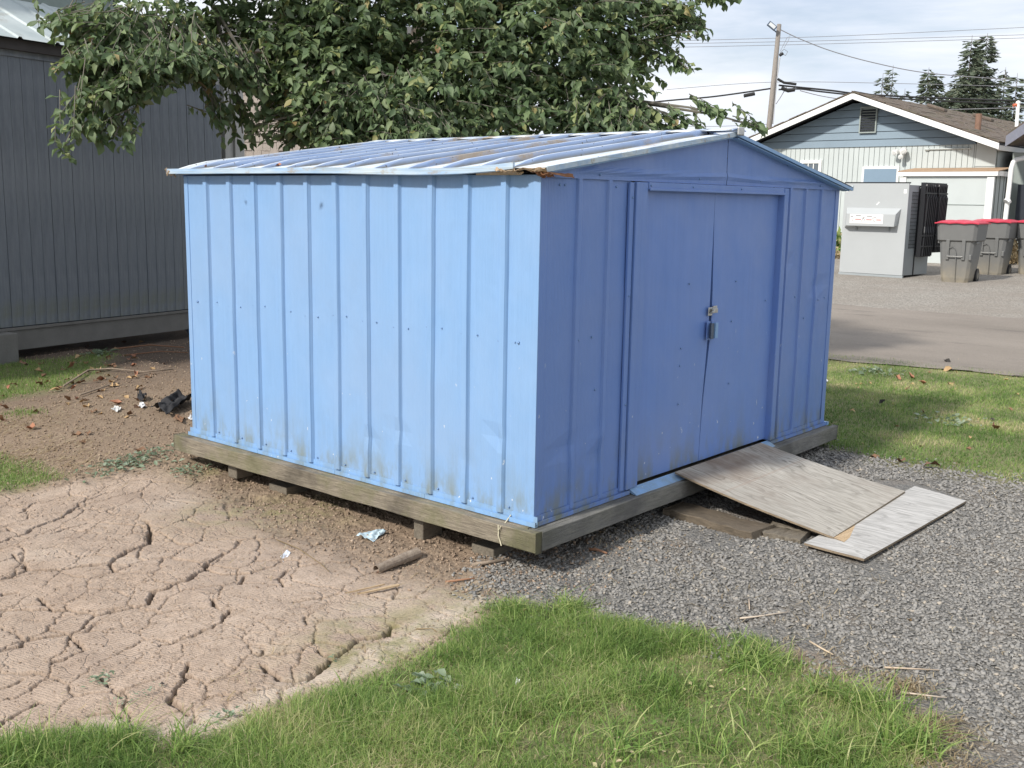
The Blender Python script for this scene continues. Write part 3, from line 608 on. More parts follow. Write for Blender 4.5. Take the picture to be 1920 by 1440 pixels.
MB().box(.700, .738, -.020, -.004, .012, 1.625).build('seam_strip', M_front, shed, bevel=.004)
# hidden back and right walls (ribbed too, one sheet each)
for k in range(12):
    y0, y1 = SD * k / 12, SD * (k + 1) / 12
    sec = rib_section(y0, y1, (y0 + y1) / 2); MB().grid(lambda u, v: (SW + sec[int(round(u * (len(sec) - 1)))][1], sec[int(round(u * (len(sec) - 1)))][0], .012 + v * 1.62), len(sec) - 1, 1).build('wall_panel', M_side, shed, solid=.0015)
for k in range(13):
    x0, x1 = SW * k / 13, SW * (k + 1) / 13
    sec = rib_section(x0, x1, (x0 + x1) / 2); MB().grid(lambda u, v: (sec[int(round(u * (len(sec) - 1)))][0], SD + sec[int(round(u * (len(sec) - 1)))][1], .012 + v * 1.62), len(sec) - 1, 1).build('wall_panel', M_side, shed, solid=.0015)
# corner trims
for (x0, y0, sx, sy) in ((0, 0, 1, 1), (SW, 0, -1, 1), (0, SD, 1, -1), (SW, SD, -1, -1)):
    mb = MB(); t = .0035; o = .005
    xa, xb = sorted((x0 - sx * o, x0 - sx * (o - t))); ya, yb = sorted((y0 - sy * o, y0 + sy * .034)); mb.box(xa, xb, ya, yb, .03, 1.64); mb.build('corner_trim', M_side, shed); mb = MB()
    xa, xb = sorted((x0 - sx * (o - t), x0 + sx * .052)); ya, yb = sorted((y0 - sy * o, y0 - sy * (o - t))); mb.box(xa, xb, ya, yb, .03, 1.64)
    mb.build('corner_trim', M_trim if y0 else M_front, shed)
# floor rails: an L of pale blue metal round the bottom
for seg in range(4):
    a, b = .0 + SD * seg / 4, SD * (seg + 1) / 4; mb = MB(); a -= .03 if seg == 0 else 0; b += .03 if seg == 3 else 0
    mb.box(-.024, -.004, a + .001, b - .001, -.018, -.012); mb.box(-.024, -.021, a + .001, b - .001, -.012, .004); mb.box(-.0075, -.004, a + .001, b - .001, -.012, .030)
    mb.build('floor_rail', M_trim, shed)
for (a, b) in ((-.0205, .79), (2.43, SW + .03)):
    mb = MB(); mb.box(a, b, -.024, -.004, -.018, -.012); mb.box(a, b, -.024, -.021, -.012, .004); mb.box(max(a, 0), min(b, SW), -.0078, -.004, -.012, .030); mb.build('floor_rail', M_front, shed)
MB().box(SW + .004, SW + .034, -.03, SD + .03, -.018, .004).build('floor_rail', M_trim, shed); MB().box(0, SW, SD + .004, SD + .034, -.018, .004).build('floor_rail', M_trim, shed)
# door frame
MB().box(.745, .795, -.030, -.004, .012, 1.628).build('door_jamb', M_front, shed, bevel=.004)
MB().box(.795, .862, -.022, -.010, .012, 1.628).build('door_jamb', M_front, shed, bevel=.003)
MB().box(2.408, 2.425, -.030, .03, .012, 1.628).build('door_jamb', M_front, shed, bevel=.004); MB().box(2.4255, 2.472, -.026, -.006, .012, 1.628).build('door_jamb', M_front, shed, bevel=.004)
hd = MB(); hd.box(.863, 2.407, -.026, -.006, 1.592, 1.630); hd.box(.863, 2.407, -.034, -.0265, 1.586, 1.600); hd.build('door_header', M_front, shed, bevel=.003)
# the two door leaves bow apart at the middle
ledge_ = [(1.560, .022), (1.567, .25), (1.580, .55), (1.590, .75), (1.597, .92), (1.604, 1.15), (1.610, 1.42), (1.611, 1.60)]
redge_ = [(1.563, .022), (1.573, .25), (1.598, .55), (1.618, .75), (1.627, .92), (1.622, 1.15), (1.613, 1.42), (1.613, 1.60)]
def door(edge, xo, side):
    mb = MB(); yb = .012
    def ex(z): return float(np.interp(z, [q[1] for q in edge], [q[0] for q in edge]))
    def f(u, v):
        z = .022 + v * 1.578; e = ex(z); xx = xo + (e - xo) * u
        bow = .014 * math.exp(-((z - .85) / .35) ** 2) * u ** 3
        return (xx, yb - bow * .6 - .004 * float(vnoise(xx * 3, z * 2.4, 31)) + .003 * float(vnoise(xx * 8, z * 5, 33)), z)
    nu = 14; mb.grid(f, nu, 30)
    g = MB()
    d = MB(); d.v = mb.v; d.f = mb.f
    b = len(d.v)
    for j in range(31): q = f(1, j / 30); d.v.append((q[0] - side * .004, q[1] + .034, q[2]))
    for j in range(30): d.f.append([j * (nu + 1) + nu, (j + 1) * (nu + 1) + nu, b + j + 1, b + j])
    return d.build('door', M_door, shed, solid=0)
dl = door(ledge_, .85, 1); dr = door(redge_, 2.43, -1)
dl['label'] = 'left door leaf'; dr['label'] = 'right door leaf'
# raised marks: bolts
bolt = MB(); bolt.tube([(0, .001, 0), (0, -.004, 0)], [.0055, .004], 8); b0 = bolt.build('bolt', M_bolt, shed, smooth=True)
b0.location = (1.30, .008, .62)
def put(src, loc, rz=0, parent=None, name=None, s=1.): return share(src, name or src.name.split('.')[0], parent or shed, Matrix.Translation(loc) @ Matrix.Rotation(rz, 4, 'Z') @ Matrix.Scale(s, 4))
for q in ((1.36, 1.08), (1.90, 1.07), (1.30, .40), (1.30, .72), (1.87, .83), (1.88, .45), (2.30, .93)): put(b0, (q[0], .006, q[1]))
for q in ((.722, 1.05), (.722, .48), (.722, 1.55)): put(b0, (q[0], -.020, q[1]), s=1.2)
for q in ((.32, .855), (.43, .86), (.47, .59), (2.70, .93), (2.85, .78), (3.06, .89), (3.16, .9), (2.49, 1.55), (.14, 1.60), (.18, 1.6), (.60, 1.60)): put(b0, (q[0], -.002, q[1]), s=1.1)
for q in ((.88, 1.612), (1.3, 1.612), (1.85, 1.612)): put(b0, (q[0], -.027, q[1]))
for k, rb in enumerate(ribs):
    for dy in (-.075, .02): put(b0, (-.004 if dy < 0 else -.015, rb + dy, .86 + .012 * ((k * 7) % 3)), -math.pi / 2, s=.85)
    put(b0, (-.006, rb - .055, .045), -math.pi / 2, s=.95); 
for yy in (.11, 2.76): put(b0, (-.004, yy, .86), -math.pi / 2, s=1.3)
# latch hasp and pull handles
fx, fz = 1.603, .915
hs = MB(); hs.box(fx - .045, fx + .002, -.012, -.008, fz - .028, fz + .020); hs.box(fx + .005, fx + .052, -.014, -.004, fz - .010, fz + .026)
hs.box(fx - .020, fx + .040, -.026, -.015, fz - .014, fz + .012); hs.build('hasp', M_zinc, shed, bevel=.002)
MB().tube([(fx - .028, -.012, fz - .012), (fx - .028, -.030, fz - .006), (fx - .014, -.030, fz + .002), (fx - .010, -.013, fz + .008)], .004, 8).build('staple', M_zinc, shed, smooth=True)
for sx in (-1, 1):
    cx = fx - .012 + sx * .026; cz = fz - .115
    h = MB(); h.box(cx - .020, cx + .020, -.014, -.010, cz - .055, cz + .055); h.build('handle_plate', M_front, shed, bevel=.002)
    h = MB(); h.box(cx - sx * .012 - .005, cx - sx * .012 + .005, -.040, -.0145, cz - .045, cz + .045); h.box(*sorted((cx - sx * .012, cx + sx * .014)), -.040, -.036, cz - .045, cz + .045); h.build('door_handle', M_trim if sx > 0 else M_darkmetal, shed, bevel=.002)
# sill flap in front of the doors
MB().prism([(.80, -.006, .010), (.80, -.060, -.018), (.80, -.062, -.023), (.80, -.006, -.012)], (1.62, 0, 0)).build('door_sill', M_trim, shed)
# gables
def zroof(x): return 1.652 + (RZ - 1.66) * (1 - abs(x - RX) / (RX if x < RX else SW - RX)) - .006
for (ya, sgn) in ((-.012, 1), (SD + .012, -1)):
    for (xa, xb) in ((-.004, RX - .003), (RX + .003, SW + .004)):
        nseg = 14; mb = MB()
        def f(u, v):
            xx = xa + (xb - xa) * u; zt = zroof(xx); zb = 1.632; z = zb + (zt - zb) * v
            prof = .010 * math.exp(-((z - 1.672) / .012) ** 2) if zt > 1.70 else 0
            return (xx, ya - sgn * (prof + .003 * float(vnoise(xx * 3, z * 8, 3))), z)
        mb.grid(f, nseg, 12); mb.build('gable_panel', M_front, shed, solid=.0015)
for q in ((.42, 1.735), (.44, 1.655), (1.38, 1.66), (2.45, 1.77), (2.8, 1.665), (2.95, 1.655), (2.1, 1.665)): put(b0, (q[0], -.016, q[1]), s=1.2)
# roof panels: ribbed pans from eave to ridge
def roof_panel(k, side):
    y0, y1 = -.07 + (SD + .14) * k / 12.5, -.07 + (SD + .14) * (k + 1) / 12.5
    y1 = min(y1, SD + .07)
    rb = y0 + .22 * (1 if y1 - y0 > .2 else .4)
    sec = [(y0, 0), (y0 + .06, 0), (y0 + .12, 0), (rb - .03, 0), (rb - .020, .030), (rb + .004, .030), (min(rb + .018, y1), 0), (y1, 0)]
    xe, ze = (-.065, 1.672) if side < 0 else (SW + .072, 1.655)
    def f(u, v):
        yy, o = sec[int(round(u * (len(sec) - 1)))]; xx = xe + (RX - side * -.012 - xe) * v; z = ze + (RZ - .012 - ze) * v
        sag = .006 * float(vnoise(yy * 2.3, v * 5, 3)) - .012 * math.exp(-((yy - .75) / .5) ** 2) * (1 - v) ** 2
        if side < 0 and yy < .0: sag -= .004
        return (xx, yy, z + o * min(1, v * 9) + sag)
    mb = MB().grid(f, len(sec) - 1, 14)
    if side > 0: mb.f = [q[::-1] for q in mb.f]
    return mb.build('roof_panel', M_roof, shed, solid=.0015)
for k in range(13): roof_panel(k, -1); roof_panel(k, 1)
# ridge cap
rc = MB(); 
for s in (-1, 1):
    pl = [(RX, -.08, RZ + .022), (RX + s * .075, -.08, RZ + .008), (RX + s * .075, -.08, RZ + .004), (RX, -.08, RZ + .018)]
    rc.prism(pl if s > 0 else pl[::-1], (0, SD + .16, 0))
rc.build('ridge_cap', M_roof, shed)
MB().box(RX - .035, RX + .035, -.094, -.080, RZ - .022, RZ + .026).build('ridge_end_cap', M_zinc, shed, bevel=.012)
# eave trims, rake trims
nseg = 26
def eave(x0, zc, sgn, ya, yb, rusty):
    mb = MB()
    def zz(y): return zc - .012 * math.exp(-((y - .75) / .5) ** 2) + (.016 * max(0, 1 - (y - ya) / .35) ** 2 if rusty else 0) + .002 * float(vnoise(y * 6, 0, 4))
    prof = [(0, .016), (sgn * .014, .015), (sgn * .014, -.014), (sgn * .004, -.018), (0, -.014)]
    vs = []; 
    for i in range(nseg + 1):
        y = ya + (yb - ya) * i / nseg; vs += [(x0 + px_ , y, zz(y) + pz_) for px_, pz_ in prof]
    n = 5; mb.add(vs, [(i * n + k, i * n + (k + 1) % n, (i + 1) * n + (k + 1) % n, (i + 1) * n + k) for i in range(nseg) for k in range(n)] + [(0, 1, 2, 3, 4), tuple(nseg * n + k for k in range(n))])
    return mb.build('eave_trim', M_eave, shed)
eave(-.066, 1.668, -1, .10, SD + .08, True); eave(SW + .074, 1.650, 1, -.07, SD + .08, False)
for (ya, mt) in ((-.072, M_eave), (SD + .06, M_eave)):
    for s, xe, ze in ((-1, -.045, 1.664), (1, SW + .07, 1.642)):
        a = Vector((xe, ya, ze)); b = Vector((RX + s * .0, ya, RZ - .012)); d = b - a
        MB().obox(a + Vector((0, 0, -.012)), d, (0, .012, 0), (0, 0, .024 if s < 0 else .019)).build('rake_trim', M_eave if s < 0 else M_trim, shed)
        MB().obox(a + Vector((.03 * -s, .0125, -.016)), d * .97, (0, .05, 0), (0, 0, .006)).build('rake_soffit', M_trim, shed)
# torn rusted corner of the roof
random.seed(5)
def torn(P, Lx, Ly, amp, mat, seed):
    def f(u, v):
        return (P[0] + Lx * u, P[1] + Ly * v, P[2] + amp * (float(vnoise(u * 3.2 + seed, v * 4.2, seed)) + .5 * float(vnoise(u * 8, v * 9 + seed, seed))) - .02 * u * (1 - v))
    return MB().grid(f, 7, 12).build('torn_rusty_edge', mat, shed, solid=.002)
torn((-.075, -.075, 1.665), .04, .18, .020, M_rustpale, 3); torn((-.06, -.085, 1.648), .06, .09, .028, M_rust, 7); torn((-.05, -.08, 1.650), .20, .014, .012, M_rust, 9); torn((-.092, .08, 1.664), .04, .12, .025, M_rustpale, 12)
torn((-.085, SD + .04, 1.668), .05, .05, .05, M_rustpale, 15)
MB().prism([(-.05, .35, 1.652), (-.02, .38, 1.640), (-.02, .10, 1.640), (-.05, .06, 1.650)], (0, 0, .004)).build('torn_rusty_edge', M_tan, shed)
# black sheet added inside, standing in for shade so the door gap reads dark
MB().box(.5, 2.7, .10, .12, .0, 1.6).build('gap_shade_sheet', M_black_in, shed)
MB().box(.005, SW - .005, .005, SD - .005, -.029, -.020).build('floor_deck', M_block, shed)

# timber base the shed stands on
base = thing('timber_base', 'low mossy timber frame carrying the blue shed', 'timber frame', (0, 0, 0))
def plank(x0, x1, y0, y1, z0, z1, name, mat, parent, seed=1, amp=.004, ax=0, bev=.004):
    n = 24; mb = MB(); prof = [(0, 0), (1, 0), (1, 1), (0, 1)]; vs = []
    for i in range(n + 1):
        t = i / n
        for k, (a, b) in enumerate(prof):
            j1 = amp * float(vnoise(t * 9, k * 3.1, seed)); j2 = amp * float(vnoise(t * 11, k * 5.3 + 9, seed))
            if ax == 0: vs.append((x0 + (x1 - x0) * t, y0 + (y1 - y0) * a + j1, z0 + (z1 - z0) * b + j2))
            else: vs.append((x0 + (x1 - x0) * a + j1, y0 + (y1 - y0) * t, z0 + (z1 - z0) * b + j2))
    mb.add(vs, [(i * 4 + k, i * 4 + (k + 1) % 4, (i + 1) * 4 + (k + 1) % 4, (i + 1) * 4 + k) for i in range(n) for k in range(4)] + [(0, 1, 2, 3), tuple(n * 4 + k for k in (3, 2, 1, 0))])
    return mb.build(name, mat, parent, bevel=bev)
plank(-.085, -.045, -.086, SD + .10, -.121, -.022, 'rim_beam', M_beam_side, base, 3, .006, 1)
plank(-.043, -.006, -.003, SD + .10, -.135, -.0215, 'inner_beam', M_beam_side, base, 5, .004, 1)
plank(-.042, SW + .05, -.088, -.050, -.121, -.022, 'rim_beam', M_beam_front, base, 7, .005, 0)
plank(-.040, SW, -.047, -.006, -.130, -.0225, 'inner_beam', M_beam_front, base, 17, .002, 0)
plank(SW + .002, SW + .05, -.044, SD + .10, -.13, -.034, 'rim_beam', M_beam_front, base, 9, .004, 1)
plank(0, SW, SD + .04, SD + .09, -.13, -.034, 'rim_beam', M_beam_front, base, 11, .004, 0)
for yy in (.45, 2.15): plank(.25, SW, yy, yy + .09, -.20, -.136, 'cross_joist', M_block, base, int(yy * 10), .003, 0)
plank(.4, SW, 1.3, 1.37, -.19, -.136, 'cross_joist', M_block, base, 31, .003, 0)
# support blocks
def block(x0, x1, y0, y1, z0, z1, label):
    o = MB().box(x0, x1, y0, y1, z0, z1).build('support_block', M_block, bevel=.006); return tag(o, label, 'wooden block', 'wood blocks propping the shed base')
block(.02, .42, .27, .42, -.30, -.205, 'short thick wood block under the shed beam nearest the front corner')
block(-.03, .12, .72, .79, -.27, -.137, 'small upright wood block under the side beam left of the bigger block at the front')
block(.02, .40, 1.93, 2.10, -.29, -.203, 'flat dark wood block under the rear part of the side beam')
block(-.03, .10, 2.36, 2.45, -.22, -.137, 'small wood block tucked beneath the far end of the side beam')
# pale string knotted over the beam
st = MB(); st.tube([(-.01, .135, .01), (-.050, .14, -.026), (-.090, .142, -.045), (-.096, .140, -.075), (-.092, .132, -.100), (-.097, .118, -.122)], .0032, 5); st.tube([(-.085, .15, -.028), (-.098, .137, -.05), (-.092, .128, -.028)], .003, 5)
tag(st.build('string', simple('pale_string', (.55, .50, .36), .9)), 'pale string looped over the side beam near the front corner', 'string')

# ------------------------------------------------------------------ ramp of plywood sheets and old timbers
def sheet3(name, corners, th, mat, label, sag=0., curl=0., nx_=16, ny_=12):
    A, B, C, D = [Vector(q) for q in corners]   # A,B upper edge; D,C lower edge
    org = D.copy(); o = thing(name, label, 'plywood sheet', org)
    def f(u, v, dz=0):
        q = (D * (1 - u) + C * u) * (1 - v) + (A * (1 - u) + B * u) * v
        return tuple(q - org + Vector((0, 0, dz - sag * math.sin(math.pi * v) + curl * (2 * u - 1) ** 2 * (1 - v) + .002 * float(vnoise(u * 4, v * 4, 3)))))
    mb = MB().grid(lambda u, v: f(u, v), nx_, ny_); mb.f = [q for q in mb.f]
    mb.build('sheet_face', mat, o)
    e = MB(); per = [(i / nx_, 0) for i in range(nx_)] + [(1, j / ny_) for j in range(ny_)] + [(1 - i / nx_, 1) for i in range(nx_)] + [(0, 1 - j / ny_) for j in range(ny_)]
    n = len(per); vs = [f(u, v) for u, v in per] + [f(u, v, -th) for u, v in per]
    e.add(vs, [(i, i + n, (i + 1) % n + n, (i + 1) % n) for i in range(n)]); e.grid(lambda u, v: f(u, v, -th), nx_, ny_)
    e.build('sheet_edge', M_plyedge, o); return o
sheet3('plywood_sheet', [(1.235, -.030, .022), (2.275, -.030, .022), at(1697, 921, -.160), at(1563, 1007, -.178)], .011, M_ply, 'large weathered plywood ramp leaning from the shed doors', sag=.011)
sheet3('plywood_sheet', [at(1508, 1018, -.190), at(1715, 911, -.168), at(1812, 939, -.172), at(1620, 1048, -.190)], .012, M_ply2, 'pale narrow plywood strip lying flat on the gravel at the foot of the ramp')
c3 = at(1583, 1016, -.186); e3 = at(1642, 966, -.176); dv = np.array(e3) - c3; dv[2] = 0; lv = np.array([.14, .50, .035])
sheet3('plywood_sheet', [c3 + lv * .9, e3 + lv * .75 + dv * .5, c3 + dv * 1.6, c3], .009, M_tan, 'tan plywood offcut showing between the ramp and the pale strip')
def timber(name, a, b, wdt, hgt, mat, label, seed):
    a = Vector(a); b = Vector(b); d = b - a; ln = d.length; n = 14; sd_ = Vector((-d.y, d.x, 0)).normalized() * wdt
    vs = []
    for i in range(n + 1):
        p = d * (i / n)
        for k, (s_, t_) in enumerate(((0, 0), (1, 0), (1, 1), (0, 1))): vs.append(p + sd_ * s_ + Vector((0, 0, hgt * t_)) + Vector((float(vnoise(i * .9, k * 3, seed)), float(vnoise(i * .8, k * 5, seed + 3)), float(vnoise(i * .7, k * 7, seed + 5)))) * .014)
    o = MB().add(vs, [(i * 4 + k, i * 4 + (k + 1) % 4, (i + 1) * 4 + (k + 1) % 4, (i + 1) * 4 + k) for i in range(n) for k in range(4)] + [(0, 1, 2, 3), tuple(n * 4 + k for k in (3, 2, 1, 0))]).build(name, mat, bevel=.004)
    o.location = a; return tag(o, label, 'timber')
timber('old_timber', (1.36, -.03, -.245), (1.30, -.62, -.245), -.20, .062, M_tie, 'dark rotten timber lying under the left side of the ramp', 4)
timber('old_timber', (2.0, -.02, -.24), (2.02, -.5, -.24), -.2, .09, M_tie, 'old timber hidden beneath the middle of the ramp', 6)
q = at(1450, 992, -.215)
timber('wood_offcut', (q[0], q[1], -.228), (q[0] + .03, q[1] - .20, -.228), -.16, .035, M_block, 'short split board with a pale end between the timber and the ramp foot', 8)
timber('wood_offcut', (q[0] + .01, q[1] + .01, -.19), (q[0] + .10, q[1] - .28, -.198), -.05, .010, M_block, 'thin tan board on top of the split board under the ramp foot', 9)

# ------------------------------------------------------------------ grey building at the left
M_barn = NT('blue_grey_siding')
def barn_mat():
    m = M_barn; c = m.mix(m.ramp(m.noise(1.2, 6, .65, m.map((1, 1, .3))), [(.36, 0.), (.64, 1.)]), (.09, .108, .136), (.225, .25, .285))
    c = m.mix(m.ramp(m.noise(7, 6, .7, m.map((3, 3, .25))), [(.45, 0.), (.7, .5)]), c, (.25, .27, .29)); z = m.z()[2]
    c = m.mix(m.math('MULTIPLY', m.ramp(z, [(.17, .7), (.30, 0.)]), m.ramp(m.noise(5, 4), [(.4, 0.), (.6, .7)])), c, (.15, .16, .10))
    m.col(c).rough(.8).bump(m.noise(30, 5, .6, m.map((2, 2, .15))), .003); return m.m
barn_mat()
ba = Vector((.91, 7.65, 0)); bt = Vector((2.46, .42, 0)).normalized(); bn = Vector((bt.y, -bt.x, 0))   # along the wall, outwards
barn = wthing('grey_building', 'dark blue-grey building with vertical board siding and a pale metal roof at the left', 'building', (.91, 7.65, -.25))
def bq(s, o, z): return ba + bt * s + bn * o + Vector((0, 0, z))
bp = MB(); bp.obox((0, 0, 0), bt * .1285, bn * .018, (0, 0, 2.66)); board0 = None
for k in range(-30, 23):
    if board0 is None: board0 = bp.build('siding_board', M_barn.m, barn); board0.location = bq(k * .133, 0, .18)
    else:
        o = bpy.data.objects.new('siding_board', board0.data); COL.objects.link(o); o.parent = barn; o.location = bq(k * .133 + random.uniform(-.001, .001), random.uniform(-.002, .002), .18)
M_groove = simple('siding_groove', (.03, .035, .045), .9); M_dirtywhite = simple('dirty_white_trim', (.33, .33, .32), .7, .35, 5, bump=.002)
MB().obox(bq(-4, -.02, .16), bt * 6.93, bn * .018, (0, 0, 2.72)).build('wall_sheathing', M_groove, barn)
MB().obox(bq(-4, -3.2, .16), bt * 6.93, bn * 3.15, (0, 0, 2.72)).build('building_body', M_groove, barn)
M_skirt = simple('grey_skirt_board', (.17, .165, .155), .8, .3, 6, bump=.003)
MB().obox(bq(-.02 + .1, .005, -.06), bt * 2.84, bn * .03, (0, 0, .20)).build('skirt_board', M_skirt, barn); MB().obox(bq(-.3, .0, .145), bt * 3.25, bn * .05, (0, 0, .025)).build('sill_strip', M_skirt, barn)
MB().obox(bq(-4, .005, -.02), bt * 3.5, bn * .03, (0, 0, .16)).build('skirt_board', M_skirt, barn)
pier = MB().obox(bq(-.32, -.02, -.30), bt * .38, bn * .22, (0, 0, .44)).build('corner_pier', M_skirt, barn, bevel=.01)
MB().obox(bq(-4, .0, 2.84), bt * 6.95, bn * .03, (0, 0, .13)).build('frieze_board', M_barn.m, barn); MB().obox(bq(-4, .031, 2.90), bt * 6.97, bn * .05, (0, 0, .10)).build('fascia_board', simple('dark_fascia', (.05, .045, .045), .8, .4, 9), barn)
def pale_metal():
    m = NT('pale_metal_roof'); c = m.mix(m.ramp(m.noise(1.5, 5), [(.35, 0.), (.65, 1.)]), (.36, .42, .43), (.55, .60, .60)); c = m.mix(m.ramp(m.noise(5, 5, .7), [(.58, 0.), (.7, .6)]), c, (.3, .29, .25)); m.col(c).rough(.45); return m.m
M_pmetal = pale_metal()
for k in range(-9, 8):
    s0 = k * .42; up = Vector((0, 0, 1)) * .62 - bn * 1.35; sec = [(0, 0), (.30, 0), (.315, .02), (.345, .02), (.36, 0), (.42, 0)]
    def f(u, v): i = int(round(u * 5)); a_, h_ = sec[i]; return tuple(bq(s0 + a_, .14, 3.005 + h_) + up * v)
    MB().grid(f, 5, 2).build('roof_panel', M_pmetal, barn, solid=.003)
# upper wall rising behind the low roof
ub = MB(); ub.obox(bq(-4, -1.5, 3.62), bt * 6.93, bn * .3, (0, 0, .12)); ub.build('roof_flashing', simple('grey_green_trim', (.20, .24, .22), .7), barn)
MB().obox(bq(-4, -1.72, 2.8), bt * 6.9, bn * .15, (0, 0, 3.0)).build('upper_wall', M_groove, barn)
M_upper = simple('grey_green_siding', (.21, .24, .22), .75, .2, 5)
for k in range(-26, 19): MB().obox(bq(k * .15, -1.57, 3.74), bt * .142, bn * .018, (0, 0, 2.0)).build('upper_siding_board', M_upper, barn)
# white metal-clad post and pilasters behind the corner
wp = wthing('white_metal_wall', 'narrow off-white corrugated metal wall end behind the grey building corner', 'wall', tuple(bq(3.1, -.6, -.2)))
M_wm = simple('off_white_metal', (.40, .40, .385), .6, .2, 4, bump=.002)
p0 = at(403, 300, n=bn, d=bn.dot(bq(0, -.7, 0))); s0 = (Vector(p0) - ba).dot(bt)
for k, (a, w, dp) in enumerate(((0, .20, 0), (.20, .035, .06), (.235, .08, .03), (.315, .09, .0), (.405, .17, .035))):
    MB().obox(bq(s0 - .02 + a, -.8, -.2), bt * (w - .003), bn * (.05 + dp), (0, 0, 3.55 - .0 * k)).build('metal_panel', M_wm, wp)
MB().obox(bq(s0 + .19, -.72, 2.58), bt * .13, bn * .09, (0, 0, .09)).build('pipe_bracket', M_wm, wp)
# beige shingled house beyond
M_shake = simple('beige_shakes', (.40, .345, .30), .8, .25, 8, bump=.006)
bh = wthing('shingled_house', 'beige shingle-sided house showing through the tree foliage', 'house', (8.5, 13.2, -.1))
bo = Vector(deep(440, 380, 19)); bo.z = -.2; hd_ = Vector((.75, -.66, 0)).normalized(); hn = Vector((-.66, -.75, 0)).normalized()
MB().obox(bo, hd_ * 3.3, hn * -.3, (0, 0, 4.25)).build('wall', M_shake, bh)
V_, F_ = [], []
sh_mb = MB()
for rr in range(30):
    ss = -.05 * (rr % 2) + .05
    while ss < 3.25:
        w = random.uniform(.10, .2); h0 = .25 + rr * .135
        sh_mb.obox(bo + hd_ * ss + hn * .004 + Vector((0, 0, h0 + random.uniform(-.012, .012))), hd_ * (w - .006), hn * random.uniform(.018, .032), Vector((0, 0, .15)) - hn * .012); ss += w
tag(sh_mb.build('shingles', M_shake, bh), kind='stuff')
rfb = bo + Vector((0, 0, 4.2)) - hd_ * .4; MB().obox(rfb + hn * .35, hd_ * 4.0, hn * -3 + Vector((0, 0, .9)), (0, 0, .08)).build('roof', simple('dark_shingle_roof', (.08, .075, .07), .9), bh)

# ------------------------------------------------------------------ neighbouring house
HO = Vector(deep(1430, 276, 29)); HO.z = 0
ht = Vector((-.05, -1, 0)).normalized(); hnn = Vector((-1, .05, 0)).normalized()
def hs_(px, py, off=0.):
    P = Vector(at(px, py, n=hnn, d=hnn.dot(HO) + off)); return (P - HO).dot(ht), P.z
def hq(s, o, z): return HO + ht * s + hnn * o + Vector((0, 0, z))
house = wthing('pale_house', 'single-storey pale green house with blue-grey gable and mossy shingle roof', 'house', tuple(hq(2.5, 0, .25)))
M_green = simple('pale_green_paint', (.49, .53, .52), .7, .08, 2, bump=.001); M_gable = simple('blue_grey_boards', (.21, .275, .33), .7, .15, 1.5); M_white = simple('white_paint', (.78, .78, .76), .6, .06, 4); M_greyg = simple('grey_green_paint', (.30, .34, .32), .7, .1, 2)
sp, zp = hs_(1617, 178); sr, zr = hs_(1887, 270); slope = (zp - zr) / (sr - sp); half = sr - sp; sl = sp - half
s0h, zb = hs_(1430, 276); s1, _ = hs_(1820, 275); _, zb2 = hs_(1820, 275); zb = (zb + zb2) / 2
s0h = sl + .35; srw = hs_(1830, 290)[0]; swall = hs_(1868, 290)[0]; zg = .2
MB().obox(hq(s0h, -9, zg), ht * (swall - s0h), hnn * 8.9, (0, 0, zb - zg)).build('wall_body', M_green, house)
MB().prism([hq(s0h, -.12, zb), hq(swall, -.12, zb), hq(swall, -.12, zp - slope * (swall - sp) - .2), hq(sp, -.12, zp - .2), hq(s0h, -.12, zp - slope * (sp - s0h) - .2)], hnn * -9).build('gable_body', M_gable, house)
M_gline = simple('grey_green_groove', (.16, .18, .16), .9)
MB().obox(hq(s0h, -.08, zg), ht * (swall - s0h), hnn * .05, (0, 0, zb - zg)).build('wall_backing', M_gline, house)
k = 0; s = s0h
while s < srw:
    w = min(.138, srw - s); MB().obox(hq(s, -.03, zg), ht * (w - .012), hnn * .03, (0, 0, zb - zg)).build('siding_board', M_green, house); s += .138
zc0 = hs_(1830, 312)[1]; MB().prism([hq(srw + .002, -.03, zc0), hq(swall, -.03, zc0), hq(swall, -.03, zp - slope * (swall - sp) - .10), hq(srw + .002, -.03, zp - slope * (srw - sp) - .10)], hnn * .045).build('corner_panel', M_green, house)
MB().obox(hq(srw + .002, -.03, zg), ht * (swall - srw), hnn * .03, (0, 0, hs_(1830, 312)[1] - zg - .003)).build('siding_board', M_green, house)
# gable clapboards
hb = (zp - .25 - zb) / 5.6; z = zb; k = 0
while z < zp - .2:
    def smin(zz): return max(s0h, sp - (zp - .12 - zz) / slope)
    def smax(zz): return min(srw, sp + (zp - .12 - zz) / slope)
    z1 = min(z + hb - .012, zp - .2)
    a0, a1, b0_, b1_ = smin(z), smax(z), smin(z1), smax(z1)
    if a1 - a0 > .3 and b1_ - b0_ > .02:
        mb = MB(); o0, o1 = .03, .010
        mb.add([hq(a0, o0, z), hq(a1, o0, z), hq(b1_, o1, z1), hq(b0_, o1, z1), hq(a0, -.1, z), hq(a1, -.1, z), hq(b1_, -.1, z1), hq(b0_, -.1, z1)], [(0, 1, 2, 3), (7, 6, 5, 4), (0, 4, 5, 1), (1, 5, 6, 2), (2, 6, 7, 3), (3, 7, 4, 0)])
        mb.build('gable_board', M_gable, house)
    z += hb; k += 1
